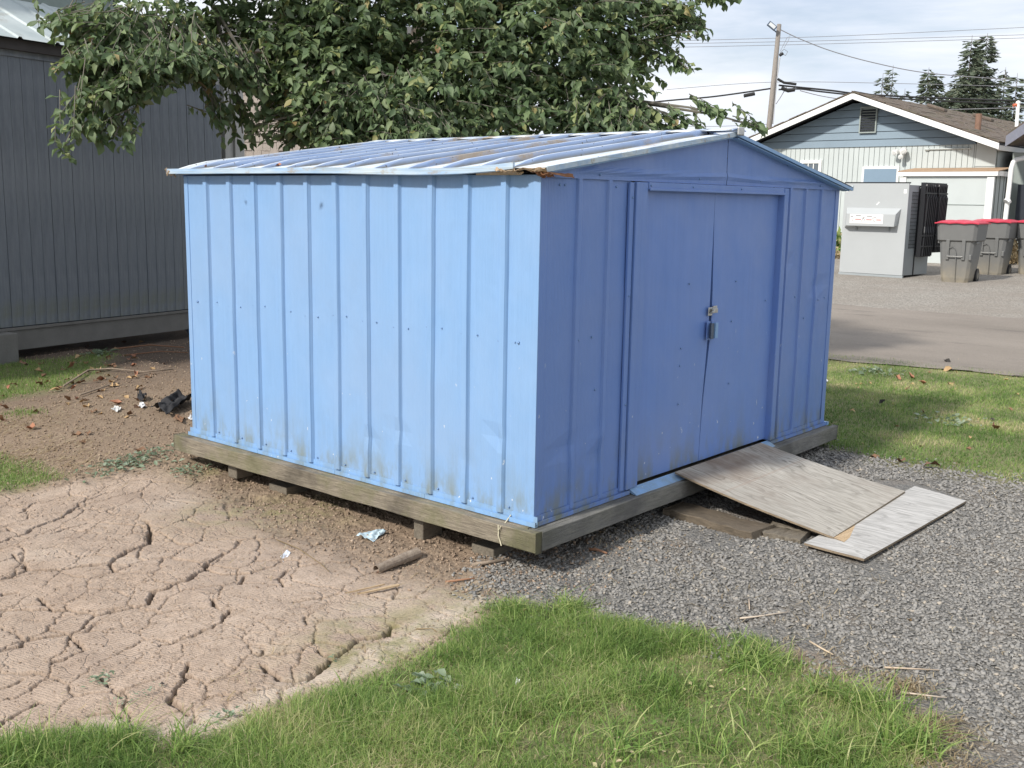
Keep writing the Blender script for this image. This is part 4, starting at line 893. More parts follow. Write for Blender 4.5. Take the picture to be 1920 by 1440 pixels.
# louvred vent
va, vz1 = hs_(1617, 203); vb, vz0 = hs_(1643, 247)
vent = MB(); vent.obox(hq(va - .02, .03, vz0), ht * .03, hnn * .05, (0, 0, vz1 - vz0)); vent.obox(hq(vb - .01, .03, vz0), ht * .03, hnn * .05, (0, 0, vz1 - vz0)); vent.obox(hq(va - .02, .03, vz1), ht * (vb - va + .04), hnn * .05, (0, 0, .03)); vent.obox(hq(va - .02, .03, vz0 - .03), ht * (vb - va + .04), hnn * .05, (0, 0, .03)); vent.obox(hq(va, .02, vz0), ht * (vb - va), hnn * .012, (0, 0, vz1 - vz0))
vf = vent.build('gable_vent', M_greyg, house)
for k in range(9): MB().obox(hq(va, .034, vz0 + (vz1 - vz0) * (k + .15) / 9), ht * (vb - va), hnn * .04 - Vector((0, 0, .03)), (0, 0, .016)).build('vent_slat', M_groove, vf)
# rake fascia boards (white) and roof slopes
ov = .55
for sgn in (-1, 1):
    e = Vector(hq(sp + sgn * (half + .02), ov, zp - slope * (half + .02))); pk = Vector(hq(sp, ov, zp))
    MB().obox(e, pk - e, hnn * -.03, (0, 0, -.14)).build('rake_fascia', M_white, house)
    MB().obox(e + hnn * -.031 + Vector((0, 0, -.04)), pk - e, hnn * -17.3, (0, 0, .03)).build('roof_deck', M_groove, house)
    MB().obox(hq(sp + sgn * (half - .02), ov - .04, zp - slope * half - .16), ht * sgn * .03, hnn * -9.2, (0, 0, .15)).build('eave_fascia', M_white, house)
def roofmat():
    m = NT('mossy_brown_shingles'); c = m.mix(m.noise(9, 5, .7), (.075, .06, .05), (.21, .165, .13)); c = m.mix(m.ramp(m.noise(2, 6, .7), [(.5, 0.), (.65, .7)]), c, (.10, .095, .05)); c = m.mix(m.ramp(m.noise(20, 4), [(.62, 0.), (.68, .8)]), c, (.3, .27, .23)); m.col(c).rough(.95).bump(m.noise(30, 5, .7), .02); return m.m
M_shingle = roofmat()
shm = MB(); rows = 17
for sgn in (-1, 1):
    for r_i in range(rows):
        d0 = r_i / rows; dpos = half * (1 - d0) + .02; o = ov
        zt = zp - slope * dpos + .01; dn = ht * sgn * -(half / rows * 1.25) + Vector((0, 0, slope * half / rows * 1.25))
        while o > -16.9 and (sgn > 0 or o > -1.5):
            w = random.uniform(.22, .4)
            shm.obox(hq(sp + sgn * dpos, o, zt + random.uniform(0, .018)), dn, hnn * -(w - .012), (0, 0, .028)); o -= w
tag(shm.build('shingles', M_shingle, house), kind='stuff')
rr0 = MB(); rr0.prism([hq(sp - .1, ov, zp - .015), hq(sp, ov, zp + .05), hq(sp + .1, ov, zp - .015)], hnn * -17.5); rr0.build('ridge_cap', M_shingle, house)
def roofpt(px, py):
    nn = Vector((ht.x * slope, ht.y * slope, 1)).normalized(); q = hq(sp, 0, zp + .03); P = at(px, py, n=nn, d=nn.dot(q)); return Vector(P)
for (px, py) in ((1737, 196), (1823, 214)):
    P = Vector(hq(hs_(px, py, -3.)[0], -3., 0)); P.z = hs_(px, py, -3.)[1] - .05
    MB().obox(P, ht * .5 + Vector((0, 0, -.17)), hnn * -.25, (0, 0, .09)).build('roof_vent', M_shingle, house, bevel=.03)
a, zt_ = hs_(1834, 232, -1.0); MB().tube([hq(a, -1.0, zt_ - .15), hq(a, -1.0, zt_ + .24)], .075, 10).build('vent_pipe', simple('rusty_brown_pipe', (.22, .13, .09), .8, .3, 12), house, smooth=False)
# lean-to store on the front of the house
lo = .9
la, lz = hs_(1690, 328, lo); lb, _ = hs_(1866, 328, lo); ltop = hs_(1780, 330, lo)[1]
lt = wthing('lean_to_closet', 'small pale green closet with white corner boards and rusty flat roof against the house', 'lean-to', tuple(hq((la + lb) / 2, lo, .2)))
MB().obox(hq(la + .05, .02, zg), ht * (lb - la - .1), hnn * (lo - .02), (0, 0, ltop - zg)).build('closet_body', M_green, lt)
for (a, w) in ((la, .14), (lb - .16, .16)): MB().obox(hq(a, lo + .003, zg), ht * w, hnn * .03, (0, 0, ltop - zg - .02)).build('corner_board', M_white, lt)
MB().obox(hq(la - .06, lo + .002, ltop - .0), ht * (lb - la + .14), hnn * .07, (0, 0, .115)).build('fascia_board', M_white, lt); MB().obox(hq(lb - .02 + .05, .04, ltop), ht * .05, hnn * (lo - .05), (0, 0, .11)).build('fascia_board', M_white, lt)
M_orange = simple('rusty_orange_roof', (.40, .27, .17), .8, .3, 3, bump=.004)
MB().add([hq(la - .06, lo + .08, ltop + .12), hq(lb + .1, lo + .08, ltop + .12), hq(lb + .1, .02, ltop + .22), hq(la - .06, .02, ltop + .22)], [(0, 1, 2, 3)]).build('roof_sheet', M_orange, lt, solid=.02)
MB().obox(hq(la + .16, lo + .004, zg + (ltop - zg) * .68), ht * (lb - la - .34), hnn * .012, (0, 0, .012)).build('panel_joint', M_greyg, lt)
for k in range(3): MB().obox(hq(lb - .045, .15 + k * .26, zg), hnn * .012, ht * .008, (0, 0, ltop - zg)).build('side_batten', M_gline, lt)
# window, blue panel, conduit, security light
wa, wz1 = hs_(1502, 301); wb, wz0 = hs_(1540, 330)
win = MB(); win.obox(hq(wa, .004, wz1), ht * (wb - wa), hnn * .04, (0, 0, -.08)); win.obox(hq(wb - .08, .004, wz1 - .081), ht * .08, hnn * .04, (0, 0, -.9)); win.obox(hq(wa, .004, wz1 - .081), ht * .08, hnn * .04, (0, 0, -.9)); win.obox(hq(wa, .004, wz1 - .982), ht * (wb - wa), hnn * .06, (0, 0, -.07))
wf = win.build('window', M_white, house); MB().obox(hq(wa + .081, .008, wz1 - .081), ht * (wb - wa - .162), hnn * .012, (0, 0, -.9)).build('pane', simple('window_glass', (.12, .14, .16), .15), wf)
for k in range(1, 3): MB().obox(hq(wa + .08 + (wb - wa - .16) * k / 3 - .012, .021, wz1 - .081), ht * .024, hnn * .01, (0, 0, -.9)).build('window_bar', M_white, wf)
pa, pz = hs_(1622, 317); pb, _ = hs_(1684, 317)
bwf = MB().obox(hq(pa - .06, .003, zg + .2), ht * (pb - pa + .1), hnn * .035, (0, 0, pz - zg - .14)).build('board_frame', M_white, house)
MB().obox(hq(pa, .039, zg + .22), ht * (pb - pa - .02), hnn * .01, (0, 0, pz - zg - .22)).build('blue_panel', simple('blue_grey_door', (.19, .27, .35), .6, .1, 2), house)
ca, cz = hs_(1738, 280); cb_, cz2 = hs_(1821, 279)
MB().tube([hq(ca, .03, cz), hq(cb_, .03, cz)], .018, 8).build('conduit', M_green, house); MB().tube([hq(ca - .03, .03, cz), hq(ca + .07, .03, cz)], .035, 8).build('conduit_cap', M_green, house)
qa, qz = hs_(1693, 286)
sl_ = MB().tube([hq(qa, .0, qz), hq(qa, .06, qz)], .075, 12).build('security_light', M_white, house)
for (da, dz, r0) in ((-.10, .02, .075), (.09, .05, .085), (.04, -.09, .06)):
    MB().tube([hq(qa + da * .6, .04, qz + dz * .6), hq(qa + da, .12, qz + dz), hq(qa + da * 1.15, .24, qz + dz - .03)], [.03, r0 * .8, r0], 12).build('lamp_head', M_white, sl_)
    MB().tube([hq(qa + da * 1.15, .241, qz + dz - .03), hq(qa + da * 1.15, .244, qz + dz - .03)], r0 * .75, 12).build('lamp_lens', simple('lens', (.5, .5, .48), .2), sl_)
# second house at the right edge: dark eave, downspout, post
h2 = wthing('grey_house', 'grey house with dark overhanging eave at the right edge of the picture', 'house', (19.5, -.8, 0))
e1 = Vector(deep(1886, 264, 24)); e2 = Vector(deep(1960, 214, 22)); dd2 = (e2 - e1); back = Vector((3.5, .6, -.2))
MB().obox(e1, dd2 * 1.5, back, (0, 0, .16)).build('eave_roof', M_shingle, h2); MB().obox(e1 - Vector((.03, 0, .13)), dd2 * 1.5, Vector((.05, 0, 0)), (0, 0, .24)).build('gutter', simple('violet_grey_trim', (.22, .23, .28), .6), h2)
wx = Vector(deep(1898, 300, 25.0)); wx.z = .1; wd_ = Vector((.35, -1, 0)).normalized()
MB().obox(wx, wd_ * 6, Vector((4, .5, 0)), (0, 0, 2.75)).build('wall', M_greyg, h2)
P = Vector(deep(1912, 330, 24.6)); P.z = .9; MB().obox(P, wd_ * .9, Vector((-.06, 0, 0)), (0, 0, 1.2)).build('window', M_groove, h2); MB().obox(P + Vector((-.07, 0, -.06)), wd_ * .9, Vector((-.06, 0, 0)), (0, 0, .06)).build('window_sill', M_white, h2)
MB().tube([deep(1921, 296, 24.2), deep(1906, 299, 24.2), deep(1900, 304, 24.2), deep(1896, 316, 24.2), deep(1884, 420, 24.2), deep(1876, 490, 24.2)], .055, 8).build('downspout', M_white, h2, smooth=True)
MB().tube([deep(1891, 375, 24.1), deep(1887, 379, 24.1)], .085, 8).build('pipe_strap', M_white, h2)
a_, b_ = deep(1868, 342, 27.3), deep(1862, 400, 27.3); tag(MB().tube([a_, b_], .05, 4).build('wall_thermometer', M_white), 'long narrow white gauge on the closet side wall', 'gauge')

# ------------------------------------------------------------------ donation container and carts
D0 = Vector(at(1573, 514, float(.105))); D1 = Vector(at(1691, 522, float(.10)))
ct = (D1 - D0); ct.z = 0; cw = ct.length; ct.normalize(); cn = Vector((ct.y, -ct.x, 0)); cn = cn if cn.x < 0 else -cn
def cq(s, o, z): return D0 + ct * s + cn * o + Vector((0, 0, z))
M_cont = simple('grey_container_paint', (.40, .42, .425), .5, .06, 2, bump=.001); M_contd = simple('grey_container_trim', (.30, .33, .34), .5, .1, 3); M_blk = simple('black_plastic', (.018, .019, .022), .38, .2, 20)
ch = 1.90
cont = wthing('drop_box', 'large pale grey steel drop box with a slot hood and a printed label', 'drop box', tuple(cq(cw / 2, 0, 0)))
MB().obox(cq(0, -.035, .05), ct * cw, cn * .035, (0, 0, ch - .05)).build('front_panel', M_cont, cont, bevel=.004)
MB().obox(cq(0, -1.2, .05), ct * .03, cn * 1.16, (0, 0, ch - .08)).build('side_panel', M_cont, cont); MB().obox(cq(cw - .03, -.50, .05), ct * .03, cn * .46, (0, 0, ch - .08)).build('side_panel', M_contd, cont)
MB().obox(cq(.03, -1.2, ch - .06), ct * (cw - .06), cn * 1.16, (0, 0, .03)).build('top_panel', M_contd, cont); MB().obox(cq(.03, -1.2, .06), ct * (cw - .06), cn * .03, (0, 0, ch - .13)).build('back_panel', M_contd, cont)
MB().obox(cq(-.01, -.0, ch - .0), ct * (cw + .02), cn * -.06, (0, 0, .025)).build('top_rail', M_blk, cont)
MB().obox(cq(-.01, -.04, .0), ct * (cw + .02), cn * .05, (0, 0, .045)).build('bottom_rail', M_contd, cont)
MB().obox(cq(cw - .03, -1.2, .05), ct * .03, cn * .69, (0, 0, .42)).build('side_panel', M_contd, cont)
MB().obox(cq(cw - .025, -.51, .05), ct * .04, cn * .03, (0, 0, ch - .1)).build('side_post', M_blk, cont)
gr = MB()
for k in range(16): gr.obox(cq(cw + .001, -.48 + .0, .6 + k * .075), ct * .006, cn * .30 , (0, 0, .01))
for k in range(6): gr.obox(cq(cw + .008, -.48 + k * .058, .6), ct * .004, cn * .01, (0, 0, 1.13))
gr.build('side_grille', M_blk, cont)
# slot hood with a paper label
hs0, hz0 = .075, 1.03; hl = cw - .26; hz1 = 1.30; hood = MB()
Y0 = .155
a0, b0q, c0, d0q = (hq_ for hq_ in (0, 0, 0, 0))
hood.add([cq(hs0, .001, hz1 + .10), cq(hs0 + hl + .06, .001, hz1 + .10), cq(hs0 + hl + .02, Y0, hz1 - .02), cq(hs0 + .08, Y0, hz1 - .02), cq(hs0 - .02, .001, hz0 - .05), cq(hs0 + hl + .0, .001, hz0 + .02), cq(hs0 + hl + .0, Y0, hz0 - .0), cq(hs0 + .08, Y0, hz0 - .0)],
         [(0, 1, 2, 3), (3, 2, 6, 7), (7, 6, 5, 4), (0, 3, 7, 4), (1, 5, 6, 2)])
hood.build('slot_hood', M_cont, cont, bevel=.006)
for k in (.22, .85): MB().prism([cq(hs0 + hl * k, .001, hz0 - .01), cq(hs0 + hl * k, .09, hz0 - .01), cq(hs0 + hl * k, .001, hz0 - .10)], ct * .02).build('hood_bracket', M_contd, cont)
# label print on the hood: pictogram marks and red/grey bars
lab = MB().obox(cq(hs0 + .16, Y0 + .001, hz0 + .05), ct * .72, cn * .003, (0, 0, .19)).build('label_sheet', simple('label_paper', (.72, .71, .70), .5, .04, 3), cont)
M_redp = simple('red_print', (.45, .14, .12), .6); M_gryp = simple('dark_print', (.12, .12, .12), .6)
rp_ = MB(); gp_ = MB()
for (a, w, z) in ((.12, .13, .075), (.36, .12, .07), (.58, .10, .07)): rp_.obox(cq(hs0 + .16 + a, Y0 + .0042, hz0 + .05 + z), ct * w, cn * .001, (0, 0, .018))
for (a, w, z) in ((.13, .11, .15), (.37, .11, .145), (.02, .05, .13)): gp_.obox(cq(hs0 + .16 + a, Y0 + .0042, hz0 + .05 + z), ct * w, cn * .001, (0, 0, .014))
for (a0_, z0_, a1_, z1_) in ((.26, .04, .30, .12), (.30, .12, .34, .05), (.27, .11, .33, .13), (.52, .05, .50, .11), (.50, .11, .55, .14), (.55, .14, .58, .10), (.53, .03, .55, .07), (.06, .05, .08, .10)):
    p, q = cq(hs0 + .16 + a0_, Y0 + .0045, hz0 + .05 + z0_), cq(hs0 + .16 + a1_, Y0 + .0045, hz0 + .05 + z1_); gp_.tube([p, q], .004, 4)
rp_.build('label_red_print', M_redp, lab); gp_.build('label_dark_print', M_gryp, lab)
for (s_, z_) in ((.03, 1.72), (cw - .10, 1.70)): MB().obox(cq(s_, .001, z_), ct * .06, cn * .002, (0, 0, .08)).build('sticker', M_white, cont)
mk = MB(); [mk.obox(cq(.72 + k * .018, .001, 1.46 + k * .02), ct * .022, cn * .001, (0, 0, .028)) for k in range(3)]; mk.build('paint_scratch', M_white, cont)
# black ribbed crate walls stacked against its right side
rack = wthing('black_crate_stack', 'stack of black ribbed plastic crate walls standing beside the grey drop box', 'crates', tuple(cq(cw + .1, -.8, .4)))
for (o0, o1, z0, dx) in ((-.50, -1.02, .42, .0), (-1.05, -1.5, .50, .03)):
    MB().obox(cq(cw + .03 + dx, o0, z0), ct * .10, cn * (o1 - o0), (0, 0, 1.93 - z0)).build('crate_panel', M_blk, rack)
    n = 6
    for k in range(n):
        oo = o0 + (o1 - o0) * (k + .5) / n
        pl = [cq(cw + .15 + dx, oo, z0 + .02), cq(cw + .16 + dx, oo, z0 + .50), cq(cw + .145 + dx, oo - .03, z0 + .62), cq(cw + .16 + dx, oo - .03, 1.62), cq(cw + .14 + dx, oo, 1.70), cq(cw + .15 + dx, oo, 1.90)]
        MB().tube(pl, .016, 5).build('crate_rib', M_blk, rack)
    for zz in (.62, .84, 1.70): MB().obox(cq(cw + .131 + dx, o0, zz), ct * .035, cn * (o1 - o0), (0, 0, .03)).build('crate_bar', M_blk, rack)
    for k in range(5): MB().obox(cq(cw + .135 + dx, o0 + (o1 - o0) * (k + .25) / 5, 1.86), ct * .006, cn * -.03, (0, 0, .035)).build('crate_clip', M_white, rack)

M_cart = NT('grey_cart_plastic'); 
def cartm():
    m = M_cart; z = m.z()[2]; c = m.mix(m.noise(6, 4), (.125, .128, .125), (.165, .165, .16)); dr_ = m.math('MULTIPLY', m.ramp(z, [(.0, 1.), (.45, 0.)]), m.ramp(m.noise(4, 4, .6), [(.3, .3), (.65, 1.)])); c = m.mix(dr_, c, (.30, .26, .19)); m.col(c).rough(.55); return m.m
cartm(); M_lid = simple('red_lid_plastic', (.55, .045, .08), .45, .15, 6)
def cart(loc, rz, label, first=None):
    t = thing('wheeled_bin', label, 'wheeled bin', loc, 'grey wheeled bins with red lids'); t.rotation_euler = (0, 0, rz); t.scale = (.95, .98, 1.1)
    if first:
        def cp(src, par):
            for ch in src.children:
                c = ch.copy(); COL.objects.link(c); c.parent = par; cp(ch, c)
        cp(first, t); return t
    # local: front faces -x, width along y, depth along +x
    mb = MB(); lv = [(0, .24, .0, .52, 0), (.10, .27, -.02, .56, 1), (.74, .33, -.06, .66, 1), (.76, .37, -.10, .72, 1), (1.06, .39, -.12, .76, 1)]
    vs = []
    for (z, hw, xf, xb, _) in lv:
        c_ = .06
        vs += [(xf, -hw + c_, z), (xf + c_, -hw, z), (xb - .03, -hw, z), (xb, -hw + .03, z), (xb, hw - .03, z), (xb - .03, hw, z), (xf + c_, hw, z), (xf, hw - c_, z)]
    mb.add(vs, [(i * 8 + k, (i * 8 + (k + 1) % 8), ((i + 1) * 8 + (k + 1) % 8), (i + 1) * 8 + k) for i in range(4) for k in range(8)] + [tuple(range(8))[::-1], tuple(range(32, 40))])
    mb.f = [q[::-1] for q in mb.f]
    mb.build('bin_body', M_cart.m, t, bevel=.008)
    # front channel with side posts and the low arch line
    for sy in (-1, 1): MB().add([(-.105, sy * .15 - .035, .78), (-.105, sy * .15 + .035, .78), (-.075, sy * .15 + .03, .42), (-.075, sy * .15 - .03, .42), (-.03, sy * .15 - .035, .78), (-.03, sy * .15 + .035, .78), (-.02, sy * .15 + .03, .42), (-.02, sy * .15 - .03, .42)], [(0, 1, 2, 3), (7, 6, 5, 4), (0, 4, 5, 1), (1, 5, 6, 2), (2, 6, 7, 3), (3, 7, 4, 0)]).build('lift_post', M_cart.m, t, bevel=.006)
    MB().tube([(-.078, -.02, .0 + .04), (-.085, -.02, .52), (-.088, .01, .62), (-.09, .06, .66), (-.088, .12, .63), (-.085, .15, .52)], .008, 5).build('arch_rib', M_cart.m, t)
    MB().tube([(-.09, -.15, .48), (-.09, .15, .48)], .011, 6).build('catch_bar', M_zinc, t)
    for sy in (-1, 1): MB().box(.02, .20, sy * .335 - .04, sy * .335 + .04, .70, .745).build('side_lug', M_cart.m, t, bevel=.008)
    MB().box(-.05, .02, -.30, -.25, .42, .52).build('side_lug', M_cart.m, t, bevel=.01)
    lid = MB()
    def lf(u, v):
        xx = -.16 + u * .98; yy = -.42 + .84 * v; return (xx, yy, 1.068 + .045 * (math.sin(math.pi * min(1, max(0, u)))) ** .5 * (math.sin(math.pi * v)) ** .35 + .012 * (abs(math.sin(v * 3 * math.pi))) * (0 < v < 1))
    lid.grid(lf, 8, 12); lid.build('lid', M_lid, t, solid=.02, smooth=False)
    MB().tube([(.74, -.30, 1.04), (.80, -.30, 1.06), (.80, .30, 1.06), (.74, .30, 1.04)], .016, 6).build('handle', M_cart.m, t)
    for sy in (-1, 1):
        w = MB().tube([(.56, sy * .28 - .03, .13), (.56, sy * .28 + .03, .13)], .13, 18).build('wheel', M_blk, t, smooth=False); MB().tube([(.56, sy * .312 - .003, .13), (.56, sy * .312 + .006, .13)], .06, 12).build('hub', M_cart.m, w)
    return t
c1p = Vector(at(1788, 529, .10)); cart1 = cart((c1p.x, c1p.y, .075), .05, 'nearest grey wheeled bin with red lid, right beside the drop box')
P = at(1851, 519, .11); cart((P[0], P[1], .09), .02, 'grey wheeled bin with red lid standing behind the nearest bin', cart1)
P = at(1932, 521, .105); cart((P[0], P[1], .09), -.05, 'grey wheeled bin with red lid cut off by the right picture edge', cart1)
P = at(1755, 492, .14); tag(MB().obox((P[0], P[1] + .3, .1), (.4, 0, 0), (0, -.8, 0), (0, 0, .22)).build('concrete_block', simple('dirty_concrete', (.22, .20, .17), .9, .3, 9), bevel=.01), 'low dirty concrete block behind the drop box', 'concrete block')

# ------------------------------------------------------------------ utility pole and wires
M_pole = wood('utility_pole_wood', (.16, .14, .12), (.30, .27, .24), (8, 8, .6)); M_wire = simple('black_cable', (.02, .02, .02), .7); M_wire2 = simple('grey_cable', (.22, .22, .23), .7)
PD = 50
pole = wthing('utility_pole', 'weathered wooden utility pole with a floodlight at its top', 'utility pole', tuple(deep(1440, 300, PD)))
MB().tube([deep(1432, 330, PD), deep(1443, 228, PD), deep(1461, 46, PD)], [.135, .13, .105], 10).build('pole_shaft', M_pole, pole, smooth=True)
MB().tube([deep(1449, 232, PD), deep(1456, 150, PD), deep(1462, 108, PD)], .035, 6).build('conduit', simple('pale_conduit', (.5, .5, .5), .6), pole)
fl = MB(); c0_ = Vector(deep(1448, 49, PD - .3)); rt = Vector(CAM_M[0]); upv = Vector(CAM_M[1]); fw = Vector(CAM_M[2])
ax = (rt * .75 - upv * .62).normalized(); bx = ax.cross(fw).normalized()
fl.obox(c0_ - ax * .24 - bx * .12 - fw * .05, ax * .45, bx * .24, fw * .1); fl.build('floodlight', M_darkmetal, pole, bevel=.01)
MB().obox(c0_ - ax * .18 - bx * .08 - fw * .057, ax * .33, bx * .16, fw * .004).build('floodlight_lens', simple('lamp_glass', (.6, .62, .62), .2), pole)
MB().tube([deep(1450, 55, PD), deep(1455, 60, PD), deep(1461, 60, PD)], .03, 6).build('lamp_arm', M_darkmetal, pole)
for (q, rr_) in ((((1458, 148), (1470, 155), (1493, 158)), .06), (((1465, 165), (1478, 170), (1490, 168)), .09), (((1462, 104), (1468, 100)), .07)):
    MB().tube([deep(a, b, PD - .3) for a, b in q], rr_, 8).build('splice_case', M_wire, pole)
for q, rr_ in (([(1462, 100), (1470, 92), (1477, 97), (1473, 104), (1466, 101)], .015), ([(1463, 96), (1475, 72), (1482, 66), (1478, 76), (1470, 90)], .012), ([(1455, 195), (1463, 183), (1475, 163)], .02)): MB().tube([deep(a, b, PD - .2) for a, b in q], rr_, 5).build('wire_loop', M_wire2, pole)
def wire(pts, r0, label, mat=M_wire, name='overhead_cable', d=None):
    P3 = [Vector(deep(a, b, PD + (c if len(q) > 2 else 0))) for q in pts for (a, b, c) in [tuple(q) + ((0,) if len(q) == 2 else ())]]
    # Catmull resample
    out = []
    for i in range(len(P3) - 1):
        p0 = P3[max(i - 1, 0)]; p1 = P3[i]; p2 = P3[i + 1]; p3 = P3[min(i + 2, len(P3) - 1)]
        for k in range(6):
            t = k / 6; out.append(.5 * ((2 * p1) + (p2 - p0) * t + (2 * p0 - 5 * p1 + 4 * p2 - p3) * t * t + (3 * p1 - 3 * p2 + p3 - p0) * t ** 3))
    out.append(P3[-1]); o = MB().tube(out, r0, 5).build(name, mat, smooth=True); return tag(o, label, 'cable')
wire([(1100, 205), (1250, 189), (1340, 181), (1446, 166)], .04, 'thick black cable running left from the utility pole')
wire([(1395, 180), (1405, 178), (1415, 176)], .09, 'short black splice sleeve hanging on the left cable', name='cable_splice')
wire([(1460, 160), (1500, 164), (1560, 170), (1620, 177), (1760, 184), (2000, 192)], .045, 'upper thick black cable running right from the pole over the house')
wire([(1460, 168), (1500, 167), (1540, 172), (1640, 182), (1780, 190), (2000, 199)], .04, 'lower thick black cable running right from the pole over the house')
wire([(1464, 56), (1500, 73), (1560, 96), (1640, 118), (1740, 137), (1900, 150)], .022, 'thin sagging service wire from the pole top to the firs', M_wire2)
for i, (ya, yb, yc) in enumerate(((78, 68, 45), (83, 76, 61), (90, 82, 67))):
    wire([(1200, ya), (1560, yb), (2050, yc)], .012, ('topmost', 'middle', 'lowest')[i] + ' of the three thin wires crossing the open sky', M_wire2)
wire([(1250, 168), (1450, 154), (1700, 157), (2000, 165)], .013, 'faint thin wire level with the pole junction', M_wire2)
wire([(1260, 236), (1340, 237), (1440, 233)], .013, 'faint thin wire just above the shed ridge', M_wire2)
wire([(1500, 170), (1540, 180), (1600, 190)], .02, 'drooping thin wire between pole and house roof', M_wire2)
wire([(1700, 206), (1800, 205), (1960, 200)], .02, 'pale thin wire passing before the firs over the roof', M_wire2)
# white mast with ball top near the right edge
ms = wthing('vent_mast', 'white mast with a round cap above the right roof', 'mast', tuple(deep(1907, 234, 30)))
MB().tube([deep(1906, 238, 30), deep(1909, 196, 30)], .05, 8).build('mast_pole', M_white, ms)
bl = bpy.data.meshes.new('mast_ball'); import bmesh
bm_ = bmesh.new(); bmesh.ops.create_icosphere(bm_, subdivisions=2, radius=.068); bm_.to_mesh(bl); bm_.free(); bl.materials.append(M_white); bo_ = bpy.data.objects.new('mast_ball', bl); COL.objects.link(bo_); bo_.parent = ms; bo_.location = deep(1909, 193, 30)
MB().tube([deep(1900, 198, 30), deep(1906, 196, 30), deep(1906, 200, 30)], [.05, .04, .03], 8).build('orange_fitting', simple('orange_plastic', (.6, .16, .08), .5), ms)

# ------------------------------------------------------------------ conifers beyond the house
M_fir = NT('fir_needles'); 
def firm():
    m = M_fir; c = m.ramp(m.attr('rnd'), [(0., (.04, .06, .036)), (.6, (.075, .10, .06)), (1., (.13, .14, .095))]); m.col(c).rough(.7); return m.m
firm(); M_bark = wood('bark', (.10, .08, .065), (.2, .165, .13), (9, 9, 1.2))
def fir(px, py, D, h, w, dens, label, seed, bare=.0):
    rs = np.random.default_rng(seed); top = Vector(deep(px, py, D)); b = Vector((top.x, top.y, top.z - h))
    t = wthing('fir_tree', label, 'fir tree', tuple(b), 'firs behind the pale house')
    MB().tube([b, b + Vector((0, 0, h * .6)), top], [h * .010, h * .005, .01], 6).build('trunk', M_bark, t)
    V = []; rn = []
    nb = int(h * 7 * dens)
    for i in range(nb):
        f_ = rs.random() ** .8; 
        if rs.random() < bare: continue
        z = top.z - .15 - f_ * h * .97; ln = w * (f_ ** .75) * rs.uniform(.45, 1.1) + .12; a = rs.uniform(0, 2 * np.pi)
        dx, dy = math.cos(a), math.sin(a); droop = rs.uniform(.1, .5); m_ = max(6, int(ln * 13))
        for k in range(m_):
            tt = (k + rs.random()) / m_; r0 = ln * tt; cz = z + .10 * ln * tt - droop * ln * tt * tt + .15 * max(0, tt - .7)
            c_ = np.array([b.x + dx * r0, b.y + dy * r0, cz]); sz = rs.uniform(.22, .52) * (1 - .45 * tt)
            sgn = rs.choice([-1, 1]); d_ = np.array([dx * .6 - sgn * dy * .8, dy * .6 + sgn * dx * .8, -rs.uniform(.1, .7)]) * sz * 1.4; up_ = np.array([rs.normal(0, .4), rs.normal(0, .4), .5]) * sz * .35
            V += [c_, c_ + d_ + up_, c_ + d_ * .6 - up_]; rn += [rs.random()] * 3
    n = len(V) // 3
    tag(fast('foliage', np.array(V), np.arange(n * 3).reshape(-1, 3), M_fir.m, t, attrs=dict(rnd=rn)), kind='stuff')
fir(1823, 66, 62, 12, 3.3, 8, 'tall dense fir, left of the two tallest behind the house', 1)
fir(1852, 62, 64, 13, 3.6, 8, 'tall dense fir, right of the two tallest behind the house', 2)
fir(1656, 137, 75, 8, 1.3, 2.4, 'thin sparse fir above the roof peak, left of its taller twin', 3, .2)
fir(1675, 122, 75, 9, 1.7, 2.4, 'thin sparse fir above the roof peak, the taller of a pair', 4, .2)
fir(1697, 166, 75, 6, .9, 1.6, 'smallest fir just showing over the roof right of the sparse pair', 5, .2)
fir(1742, 126, 68, 9, 1.9, 5.5, 'medium grey-green fir left of the two tallest ones', 6)
fir(1757, 136, 70, 8, 1.7, 5.0, 'medium fir with a blunt top between the sparse pair and the tallest firs', 7)
fir(1886, 126, 72, 9, 1.3, 3.5, 'slim ragged fir right of the tallest firs', 8, .1)
fir(1908, 137, 72, 9, 2.0, 5.0, 'fir at the right picture edge beside the white mast', 9)
fir(1790, 150, 80, 9, 3.2, 6.0, 'low fir filling the gap behind the tallest firs', 10)

def leafy_bush(name, c, r3, n, mat, label, cat, seed, size=.06):
    rs = np.random.default_rng(seed); p = rs.normal(0, 1, (n, 3)); p /= np.linalg.norm(p, axis=1)[:, None]; p *= (rs.uniform(.4, 1, n) ** .5)[:, None]; p = p * np.array(r3) + np.array(c)
    a = rs.normal(0, 1, (n, 3)) * size; b = rs.normal(0, 1, (n, 3)) * size * .6; V = np.stack([p - a, p + b, p + a, p - b], 1).reshape(-1, 3)
    o = fast(name, V, np.arange(n * 4).reshape(-1, 4), mat, attrs=dict(rnd=np.repeat(rs.random(n), 4), tip=np.zeros(n * 4))); return tag(o, label, cat)
P = deep(1560, 478, 27.5); leafy_bush('small_bush', (P[0], P[1], .45), (.35, .35, .5), 500, M_grass, 'small green bush at the house corner just right of the shed', 'bush', 3)
P = deep(1895, 500, 25); leafy_bush('dry_weeds', (P[0], P[1], .35), (.3, .3, .5), 420, M_straw, 'dry yellow weeds between the bins at the right', 'weeds', 4, .05)
P = deep(1562, 500, 27); leafy_bush('dry_weeds', (P[0], P[1], .2), (.4, .4, .25), 260, M_straw, 'dry weeds at the wall foot behind the shed corner', 'weeds', 5, .05)
